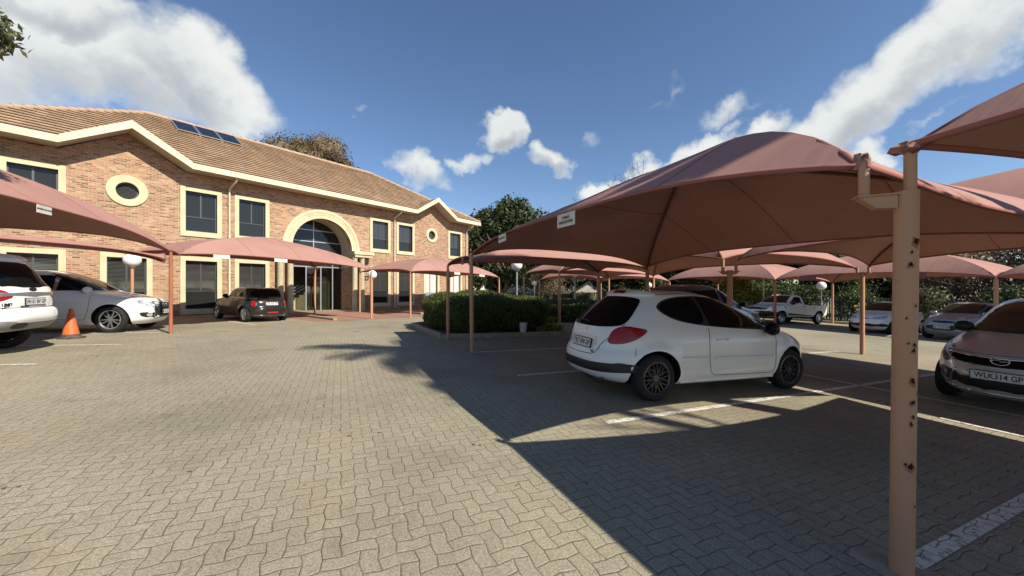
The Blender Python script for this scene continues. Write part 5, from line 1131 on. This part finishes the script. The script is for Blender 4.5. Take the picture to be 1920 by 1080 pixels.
# ---------------------------------------------------------------- planted island with the clipped hedge
def island(pts, name): 
    o = kerb_run(name, pts, .16, .14, True); o['kind'] = 'structure'; return o
uv = lambda u, v: Vector(UV(u, v))
i1 = [uv(10.45, -.15), uv(10.45, 4.45), uv(15.4, 4.45), uv(15.8, .9), uv(14.6, -.35)]
island(i1, 'island_kerb'); sheet('island_soil', [((p-Vector(UV(12.8, 2.3)))*.97+Vector(UV(12.8, 2.3)))[:] for p in i1], .11, M_soil)
i2 = [uv(13.6, 5.2), uv(13.4, 10.4), uv(19.5, 10.6), uv(19.5, 5.3)]
island(i2, 'island_kerb'); sheet('island_soil', [((p-Vector(UV(16.4, 7.9)))*.97+Vector(UV(16.4, 7.9)))[:] for p in i2], .11, M_soil)
def hedge(label, cu, cv, ru, rv, h, n, mat, size=.045, seed=1, cat='hedge', name='hedge', base=.1, ex=.35):
    x, y = UV(cu, cv); g = GZ(x, y)+base; root = thing(name, label, cat, (x, y, g), math.atan2(V.y, V.x))
    rr = random.Random(seed); ph = [rr.uniform(0, 6) for _ in range(6)]
    def surf(d, k=1.0):
        ax = np.sign(d)*np.abs(d)**ex; nrm = np.abs(ax).max(1, keepdims=True) if False else (np.abs(d)**(2/ex*.5)).sum(1, keepdims=True)*0+1
        q = np.abs(d[:, 0])**3+np.abs(d[:, 1])**3+np.abs(d[:, 2])**3.2; s = q**(-1/3.1)
        b = 1+.05*np.sin(5*d[:, 0]*rv+ph[0]+2*d[:, 2])+.045*np.sin(4*d[:, 1]*ru+ph[1])*np.cos(3*d[:, 0]*rv+ph[2])+.03*np.sin(9*d[:, 0]+7*d[:, 2]+ph[3])
        return d*(s*b*k)[:, None]*np.array([rv, ru, h*.56])+np.array([0, 0, h*.48])
    d = rng.normal(0, 1, (n, 3)); d /= np.linalg.norm(d, axis=1)[:, None]; P = surf(d, rng.uniform(.86, 1.035, n)); ok = P[:, 2] > 0.02; P, d = P[ok], d[ok]
    Vv, F = leaves(P, d, size, .9); arr_mesh('foliage', Vv, F, mat, root)
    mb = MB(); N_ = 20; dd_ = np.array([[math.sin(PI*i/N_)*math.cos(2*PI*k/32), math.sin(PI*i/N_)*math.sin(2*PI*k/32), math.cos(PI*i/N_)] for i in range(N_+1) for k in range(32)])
    vs = surf(dd_, np.full(len(dd_), .87)); mb.add([Vector(v) for v in vs], [(i*32+k, i*32+(k+1) % 32, (i+1)*32+(k+1) % 32, (i+1)*32+k) for i in range(N_) for k in range(32)]); mb.build('dark_core', M_core, root)  # solid dark core added to block light through the leaves
    return root
hedge('big clipped dark green hedge inside the kerbed island', 12.75, 1.65, 2.1, 1.75, 1.29, 60000, L_hedge, .036, 2)
hedge('smaller rounded hedge end with a sunlit top beside the white bucket', 12.6, 3.3, 1.75, .92, 1.16, 26000, L_hedge, .036, 5)
hedge('low leafy hedge in the second island behind a brown post', 16.4, 7.9, 2.7, 2.3, .95, 26000, L_mid, .06, 8)
for k, (u, v, s_) in enumerate(((10.75, 3.5, .16), (10.8, 3.95, .24), (11.1, 4.25, .2), (10.68, 1.8, .06), (13.75, 5.6, .25), (10.7, 4.2, .18))):
    x, y = UV(u, v); r_ = thing('grass_tuft', ('tuft of grass on the island kerb right of the bucket', 'taller tuft of grass at the island corner behind the hatchback', 'grass tuft behind the island corner', 'small weed along the kerb below the hedge', 'grass tuft at the corner of the second island', 'bright tuft at the very corner of the island kerb')[k], 'plant', (x, y, GZ(x, y)+.1)); n = 160
    mbv = []; 
    for i in range(n):
        a = random.uniform(0, 2*PI); l = s_*random.uniform(.6, 1.5); sp = random.uniform(.1, .9); bx, by = random.uniform(-.12, .12), random.uniform(-.12, .12); t = Vector((math.cos(a), math.sin(a), 0)); w_ = Vector((-t.y, t.x, 0))*.007
        b0 = Vector((bx, by, 0)); m_ = b0+t*l*sp*.4+Vector((0, 0, l*.7)); e_ = b0+t*l*sp+Vector((0, 0, l*.95)); mbv += [b0-w_, b0+w_, e_+w_*.2, m_-w_]
    arr_mesh('blades', [tuple(v) for v in mbv], np.arange(4*n).reshape(n, 4), L_yellow, r_)
# bucket on the kerb
x, y = UV(10.56, 2.72); bk = thing('bucket', 'white plastic bucket with a thin handle standing on the kerb by the hedge', 'bucket', (x, y, GZ(x, y)+.14), 0)
mb = MB(); mb.lathe([(0, 0), (.105, 0), (.135, .30), (.145, .30), (.145, .32), (.128, .32), (.098, .02), (0, .02)], 28); mb.build('pail', material('white_bucket_plastic', (.62, .61, .60), .4), bk, smooth=True, sharp=40)
mb = MB(); mb.tube([(.145*math.cos(a), -.01-.13*math.sin(a)*.55, .30-.17*math.sin(a)) for a in [PI*i/16 for i in range(17)]], .005, 6); mb.build('handle', M_trim, bk, smooth=True)
# traffic cone
cx_, cy_ = ground_px(133, 634); cn = thing('traffic_cone', 'orange traffic cone with a dark rubber base behind the off-roader', 'cone', (cx_, cy_, GZ(cx_, cy_)), R(20))
M_cone = material('orange_plastic', (.62, .13, .03), .6, build=mottled((.66, .15, .035), (.48, .10, .03), 6, 6, .1)); M_cb = material('dark_rubber_base', (.05, .042, .035), .9, build=mottled((.04, .034, .03), (.10, .085, .065), 8, 5))
mb = MB(); mb.lathe([(.17, .05), (.155, .12), (.04, .76), (.03, .775), (.022, .76)], 28); mb.build('cone_body', M_cone, cn, smooth=True, sharp=40)
mb = MB(); mb.prism([(.26*math.cos(2*PI*i/8+.39)*1.05, .26*math.sin(2*PI*i/8+.39)*1.05) for i in range(8)], 0, .035, ax='z'); mb.lathe([(.2, .034), (.185, .055), (.172, .11), (.16, .11)], 24); mb.build('base', M_cb, cn)
# fallen leaves: scattered litter
n = 420; xs = np.concatenate([rng.uniform(-11, -3, 260), rng.uniform(-4, 6, 160)]); ys = np.concatenate([rng.uniform(7, 13, 260), rng.uniform(2.5, 10, 160)])
P = np.array([[a, b, GZ(a, b)+.012] for a, b in zip(xs, ys)]); Vv, F = leaves(P, np.tile([0, 0, 1.], (n, 1)), .022, .25); Vv[:, 2] = np.maximum(Vv[:, 2], np.repeat(P[:, 2], 4)-.006); o = arr_mesh('leaf_litter', Vv, F, leaf_mat('dead_leaf', (.10, .06, .03), (.30, .20, .10), .1)); o['kind'] = 'stuff'

# ---------------------------------------------------------------- trees
mb_min = True
def branch_tubes(mb, p, d, L, r, depth, rr, spread=.55, tips=None, n=5, droop=0.):
    pts = [p.copy()]; rs = [r]; seg = 4
    for i in range(seg):
        d = (d+Vector((rr.uniform(-1, 1), rr.uniform(-1, 1), rr.uniform(-.5, .8)))*.13-Vector((0, 0, droop))).normalized(); p = p+d*L/seg; pts.append(p.copy()); rs.append(r*(1-.38*(i+1)/seg))
    mb.tube(pts, rs, n if depth > 1 else 3, cap=False)
    if tips is not None: tips += pts[2:]
    if depth <= 0: return
    k = rr.choice((2, 3, 3)) if depth > 1 else rr.choice((3, 4))
    for i in range(k):
        t = rr.choice((2, 3, 4, 4)); q = pts[t]; nd = (d+Vector((rr.uniform(-1, 1), rr.uniform(-1, 1), rr.uniform(-.3, .9)))*spread*1.5).normalized(); branch_tubes(mb, q, nd, L*rr.uniform(.6, .82), max(.022 if len(mb.v) and mb_min else 0, rs[t]*.74), depth-1, rr, spread, tips, n, droop)
def tree(label, x, y, h, rad, mat, seed, n=9000, leaf=.16, trunk=.2, clumps=16, base=.28, bare=False, group=None, name='tree', depth=4, squash=1., extra=()):
    rr = random.Random(seed); g = GZ(x, y); root = thing(name, label, 'tree', (x, y, g), 0, group); mb = MB(); tips = []
    th = h*base; mb.tube([(0, 0, -.2), (rr.uniform(-.1, .1), rr.uniform(-.1, .1), th*.6), (0, 0, th)], [trunk*1.25, trunk, trunk*.85], 9)
    for i in range(5):
        a = 2*PI*i/5+rr.uniform(-.5, .5); up = rr.uniform(.7, 1.6); branch_tubes(mb, Vector((0, 0, th*rr.uniform(.75, 1))), Vector((math.cos(a), math.sin(a), up)).normalized(), (h-th)*.36, trunk*.55, depth if bare else 2, rr, .5 if bare else .6, tips)
    if extra: mb.tube([(0, 0, th*.8), (2, 0, 5.1), (3.9, 0, 5.4)], [.08, .05, .02], 6)
    mb.build('trunk', M_bark, root, smooth=True)
    if bare and not mat: return root
    P = []; D = []; C_ = []; cz = (h+th)/2
    for c in range(clumps):
        a = rr.uniform(0, 2*PI); e = rr.uniform(-.75, 1.0); q = math.sqrt(max(0, 1-e*e*.8)); rho = rad*rr.uniform(.35, .72)*q
        cen = (rho*math.cos(a), rho*math.sin(a), cz+e*(h-th)*.40); s_ = rad*rr.uniform(.26, .46)
        p, d = shell_points(cen, (s_, s_, s_*.8*squash), n//clumps, .45, .45); P.append(p); D.append(d); C_.append((cen, s_))
    for cen, s_ in extra: p, d = shell_points(cen, (s_, s_, s_*.8), 700, .2, .5); P.append(p); D.append(d)
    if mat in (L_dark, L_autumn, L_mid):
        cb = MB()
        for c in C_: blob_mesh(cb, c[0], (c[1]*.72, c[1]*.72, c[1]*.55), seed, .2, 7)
        cb.build('crown_core', M_core if mat is not L_autumn else M_bark, root, smooth=True)  # solid blobs added inside the clumps to stop see-through
    P = np.concatenate(P); D = np.concatenate(D); Vv, F = leaves(P, D, leaf, .8); arr_mesh('crown', Vv, F, mat, root); return root
GRP = 'trees beyond the car park'
# autumn tree behind the building and the big evergreen on its right
x, y = FP(13.5, 15); tree('tall autumn tree with rusty leaves showing above the tiled roof', -17.2, 33.0, 14.0, 4.7, L_autumn, 11, 90000, .11, .35, 40, .3)
tree('small brown tree top just right of the autumn tree above the roof', -14.4, 36, 11.9, 3.0, L_autumn, 12, 16000, .11, .2, 14, .3)
tree('largest dark evergreen tree rising between the building and the canopy', -1.0, 43, 11.0, 5.0, L_dark, 13, 60000, .24, .45, 44, .12, squash=1.1)
tree('dark evergreen tree behind the right corner of the building', -4.2, 42, 9.0, 4.2, L_dark, 14, 20000, .2, .3, 24, .12)
tree('dark evergreen tree behind the largest lamp', 4.2, 45, 8.4, 4.5, L_dark, 15, 20000, .2, .3, 24, .12)
for k, (x, y, h, r_, sd) in enumerate(((5.2, 50, 13.6, 3, 21), (8.2, 52, 14.6, 3.5, 22), (11.6, 54, 13, 3, 23), (19.5, 55, 20.0, 4, 24), (22, 58, 19, 4, 25), (3.5, 52, 12.8, 3, 26))):
    tree(('leafless tree right of the dark evergreen', 'tall leafless tree with fine twigs over the far end of the big canopy', 'leafless tree behind the cottage', 'tall leafless tree poking above the big canopy ridge', 'second tall leafless tree above the big canopy ridge', 'thin leafless tree touching the evergreen crown')[k], x, y, h, r_, None, sd, trunk=.16, bare=True, group='leafless trees', depth=5, name='bare_tree')
# brown bushy tree by the cottage, the belt of trees to the right
tree('brown twiggy tree between two posts left of the cottage', 3.4, 33.5, 3.9, 2.0, L_brown, 31, 9000, .07, .09, 16, .3, depth=3)
belt = [(11.2, 40, 5.6, 3.2, L_dark), (15.0, 38, 5.6, 3.4, L_mid), (18.8, 36, 6.4, 3.4, L_dark), (22.5, 36, 6.0, 3.4, L_olive), (26, 34.5, 6.6, 3.6, L_dark), (29.5, 32, 6.0, 3.5, L_mid), (33, 31, 6.8, 3.6, L_olive), (31, 26.5, 5.6, 3.2, L_brown), (35.5, 27, 7.2, 3.8, L_brown), (33.5, 22.5, 5.4, 3., L_olive), (37, 22.5, 7.6, 3.8, L_brown), (34.5, 18.5, 6.4, 3.4, L_dark), (38.5, 17.5, 7.5, 4, L_dark), (25.5, 40, 8.2, 4, L_dark), (20.5, 42, 7.4, 4, L_dark), (41, 24, 9.5, 4.5, L_olive)]
names = {L_dark.name: 'dark evergreen', L_mid.name: 'green bushy', L_olive.name: 'olive green', L_brown.name: 'brown half bare'}
wh = ['behind the cottage', 'behind the left tip of the far canopy', 'behind the grey off-roader', 'behind the tall white pole', 'behind the white pickup cab', 'behind the lamp over the pickup bed', 'behind the pickup tail', 'low behind the white compact hatchback', 'behind the big rusty post', 'low behind the silver city car', 'tall behind the silver city car roof', 'behind the right far canopy post', 'rightmost, behind the people carrier', 'taller, at the back above the pickup', 'tallest behind the grey off-roader', 'farthest at the right, above the far canopy']
for k, (x, y, h, r_, m) in enumerate(belt): tree(f'{names[m.name]} tree {wh[k]}', x, y, h, r_, m, 40+k, 8500 if m is not L_brown else 5000, .15, .16, 20, .10, group=GRP, depth=3, bare=m is L_brown)
for k, (x, y, h, r_, m) in enumerate(((7.5, 60, 6.5, 4.2, L_dark), (13.0, 62, 7.0, 4.5, L_dark), (-1.5, 58, 6.0, 4.0, L_mid), (2.8, 61, 6.0, 4.0, L_dark), (18.5, 60, 8, 5, L_mid))):
    tree(('dark tree straight behind the cottage', 'dark tree behind the billboard', 'green tree far behind the evergreens', 'dark tree left behind the cottage', 'green tree far behind the grey off-roader')[k], x, y, h, r_, m, 140+k, 9000, .24, .16, 20, .08, group=GRP, depth=2)
def shrub(label, x, y, h, r_, mat, n, leaf, seed, blobs=7, group='shrubs along the fence'):
    rr = random.Random(seed); g = GZ(x, y); root = thing('shrub', label, 'shrub', (x, y, g), 0, group); P = []; D = []
    for b in range(blobs):
        a = rr.uniform(0, 2*PI); q = r_*rr.uniform(0, .6); s_ = r_*rr.uniform(.4, .6); p, d = shell_points((q*math.cos(a), q*math.sin(a), h*rr.uniform(.3, .72)), (s_, s_, h*.3), n//blobs, .4, .5); P.append(p); D.append(d)
    P = np.concatenate(P); D = np.concatenate(D); P[:, 2] = np.maximum(P[:, 2], .02); Vv, F = leaves(P, D, leaf, .8); arr_mesh('foliage', Vv, F, mat, root)
    mb = MB()
    for i in range(9): a = rr.uniform(0, 6.28); mb.tube([(0, 0, 0), (r_*.3*math.cos(a), r_*.3*math.sin(a), h*.4), (r_*.6*math.cos(a), r_*.6*math.sin(a), h*.8)], [.04, .025, .01], 5)
    mb.build('stems', M_bark, root)
shrub('yellow green leafy shrub between the grey off-roader and the pickup', 15.2, 25.5, 3.1, 1.5, L_yellow, 4200, .10, 71)
for k, (x, y, h, r_, m) in enumerate(((18.4, 27.6, 2.9, 1.7, L_mid), (21.2, 27.0, 2.6, 1.6, L_dark), (23.6, 26.0, 2.9, 1.7, L_mid), (26.2, 24.4, 2.6, 1.7, L_olive), (28.4, 22.2, 2.7, 1.7, L_dark), (29.6, 19.6, 2.6, 1.7, L_mid), (30.6, 17, 3.0, 1.8, L_mid), (12.6, 28.6, 2.6, 1.8, L_dark), (9.6, 31, 2.2, 1.6, L_mid), (6.4, 33, 1.6, 1.5, L_mid))):
    shrub('%s shrub %s' % ('dark' if m is L_dark else 'olive' if m is L_olive else 'green', ['behind the pickup bonnet', 'behind the pickup bed', 'right of the pickup tail', 'behind the white compact hatchback', 'between the two front facing hatchbacks', 'behind the silver city car', 'behind the far right post', 'behind the grey off-roader roof', 'under the far sunlit canopy', 'below the cottage gable'][k]), x, y, h, r_, m, 3000, .10, 80+k)
# tree reaching in at the top left corner
tl = tree('leafy tree whose twigs reach into the top left corner', -12.62, 6.1, 9.1, 2.6, L_olive, 91, 24000, .07, .2, 26, .5, extra=[((4.15, -.1, 5.35), .42), ((3.8, .1, 5.6), .5), ((3.2, .2, 5.4), .6)])
# palm and broadleaf tree behind the camera, they only show through their shadows
def palm(label, x, y, h, seed):
    rr = random.Random(seed); g = GZ(x, y); root = thing('palm_tree', label, 'tree', (x, y, g)); mb = MB(); mb.tube([(0, 0, -.2), (.1, .05, h*.5), (0, 0, h)], [.28, .2, .17], 12); mb.build('trunk', M_bark, root, smooth=True); vv = []
    for i in range(44):
        a = 2*PI*i/34*1.62+rr.uniform(-.2, .2); el = rr.uniform(-.5, 1.1); L = rr.uniform(2.3, 3.1); d = Vector((math.cos(a)*math.cos(el), math.sin(a)*math.cos(el), math.sin(el))); p = Vector((0, 0, h)); side = Vector((-math.sin(a), math.cos(a), 0)); seg = 22
        for s_ in range(seg):
            d = (d-Vector((0, 0, .075))).normalized(); q = p+d*L/seg; t = s_/seg
            if t > .12:
                ll_ = .62*math.sin(PI*min(1, t*.9+.12))**.6
                for sg in (-1, 1): e = p+side*sg*ll_*.8+d*ll_*.7-Vector((0, 0, .12*ll_)); vv += [p-d*.04, p+d*.04, e+d*.012, e-d*.012]
            vv += [p-side*.02, p+side*.02, q+side*.015, q-side*.015]; p = q
    sk = MB(); blob_mesh(sk, (0, 0, h-.35), (.75, .75, .8), 3, .25, 8); sk.build('dead_frond_skirt', M_bark, root)
    arr_mesh('fronds', [tuple(v) for v in vv], np.arange(len(vv)).reshape(-1, 4), L_dark, root); return root
palm('tall feather palm behind the parking row', 9.0, 1.05, 12.0, 5)
tree('slender tree behind the parking row, standing beside the palm', 11.95, -2.9, 14.3, 1.05, L_dark, 201, 6000, .09, .14, 10, .85)
# ---------------------------------------------------------------- cottage, billboard, fences, pole
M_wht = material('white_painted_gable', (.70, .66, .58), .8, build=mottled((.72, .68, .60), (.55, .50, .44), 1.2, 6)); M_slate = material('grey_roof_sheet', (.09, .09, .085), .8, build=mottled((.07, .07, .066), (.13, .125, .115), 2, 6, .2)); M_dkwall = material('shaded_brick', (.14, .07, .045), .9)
ct = thing('cottage', 'low cottage with a white gable and grey roof beyond the second hedge', 'building', (10.6, 50, GZ(10.6, 50)), R(-14))
mb = MB(); mb.prism([(-2.6, 0), (2.6, 0), (2.6, 1.5), (-2.6, 1.5)], 0, 7); mb.build('wall', M_dkwall, ct)
mb = MB(); mb.prism([(-2.6, 1.501), (2.6, 1.501), (0, 3.1)], 0, .2); mb.build('gable', M_wht, ct)
mb = MB()
for sx in (-1, 1): mb.prism([(sx*3.0, 1.33), (sx*3.0, 1.43), (0, 3.28), (0, 3.16)], -.3, 7.3)
mb.build('roof', M_slate, ct)
mb = MB(); mb.prism([(3.0, 1.2), (4.6, 3.0), (7.6, 3.0), (9.0, 1.2)], -13, -2.62, ax='y') if False else mb.add([(-13, .0, 1.35), (-2.9, .0, 1.35), (-2.9, 3.2, 3.0), (-13, 3.2, 3.0), (-13, 6.4, 1.35), (-2.9, 6.4, 1.35)], [(0, 1, 2, 3), (3, 2, 5, 4), (0, 3, 4), (1, 5, 2)]); mb.build('wing_roof', M_slate, ct)
MB().box(-12.7, -2.9, .9, 6, -.2, 1.34).build('wing_wall', M_dkwall, ct)
MB().box(-.7, .5, -.03, 0, .3, 1.3).build('window', M_wht, ct)
bb = thing('billboard', 'blue and pale blue billboard behind the cottage', 'billboard', (13.6, 57, GZ(13.6, 57)), R(-12)); MB().box(-1.35, .3, 0, .1, 1.6, 2.35).build('dark_panel', material('navy_print', (.01, .02, .12), .5), bb); MB().box(.301, 2.0, 0, .1, 1.6, 2.35).build('pale_panel', material('pale_blue_print', (.25, .48, .72), .5), bb)
for sx in (-1.1, 1.7): MB().tube([(sx, .18, -.2), (sx, .18, 2.3)], .07, 8).build('leg', M_galv, bb)
def palisade(label, a, b, h=1.5):
    a = Vector(a); b = Vector(b); L = (b-a).length; root = thing('palisade_fence', label, 'fence', (a.x, a.y, GZ(*a)), 0); mb = MB(); d = (b-a)/L; n = int(L/.16); M0 = lambda t: (d.x*t, d.y*t, GZ(a.x+d.x*t, a.y+d.y*t)-GZ(*a))
    for i in range(n):
        x, y, z = M0(i*.16); w = .035; vs = [(x+d.x*s_*w-d.y*o_, y+d.y*s_*w+d.x*o_, z+zz) for zz in (.05, h-.08) for s_, o_ in ((-1, -.006), (1, -.006), (1, .006), (-1, .006))]+[(x, y, z+h)]
        mb.add(vs, [(0, 1, 5, 4), (1, 2, 6, 5), (2, 3, 7, 6), (3, 0, 4, 7), (4, 5, 8), (5, 6, 8), (6, 7, 8), (7, 4, 8)])
    mb.build('pales', M_trim, root); r_ = MB()
    for z_ in (.35, h-.35): x1, y1, z1 = M0(L); r_.tube([(d.y*.03, -d.x*.03, z_), (x1+d.y*.03, y1-d.x*.03, z1+z_)], .022, 5)
    r_.build('rails', M_trim, root); 
    for i in range(int(L/2.7)+1): x, y, z = M0(i*2.7); MB().tube([(x+d.y*.06, y-d.x*.06, z-.1), (x+d.y*.06, y-d.x*.06, z+h-.1)], .035, 6).build('fence_post', M_trim, root)
palisade('dark steel palisade fence behind the pickup and the trees', (12.5, 30.5), (31.5, 21.5), 1.7)
palisade('dark steel palisade fence behind the second hedge', (-1.5, 38.5), (12.3, 30.7), 1.6)
palisade('dark steel palisade fence at the far right', (31.8, 21.3), (36, 10), 1.7)
xx, yy = 15.9, 24.1; pl = thing('flag_pole', 'tall thin white pole behind the pickup bonnet', 'pole', (xx, yy, GZ(xx, yy))); MB().tube([(0, 0, -.1), (0, 0, 4.2)], [.05, .04], 10).build('pole', M_white_sign, pl); MB().lathe([(0, 4.2), (.06, 4.24), (.05, 4.3), (0, 4.33)], 12).build('finial', M_white_sign, pl)
yb_ = thing('warning_sign', 'small yellow sign on the fence right of the pickup', 'sign', (22.9, 25.3, GZ(22.9, 25.3)), R(-25)); MB().box(-.17, .17, -.04, -.02, 1.0, 1.14).build('board', material('yellow_sign', (.60, .40, .04), .6), yb_); MB().tube([(0, 0, 0), (0, 0, 1.12)], .018, 8).build('stake', M_galv, yb_)
sheet('grass_verge', [UV(22, 25.2), UV(-12, 25.2), UV(-14, 70), UV(30, 70), UV(60, 40), UV(40, 12), UV(27, 10.8), UV(26, 17.5), UV(23.5, 19)], .01, M_grass)
k = kerb_run('kerb', [uv(22, 25), uv(-8, 25)], -.15, .12); k['kind'] = 'structure'
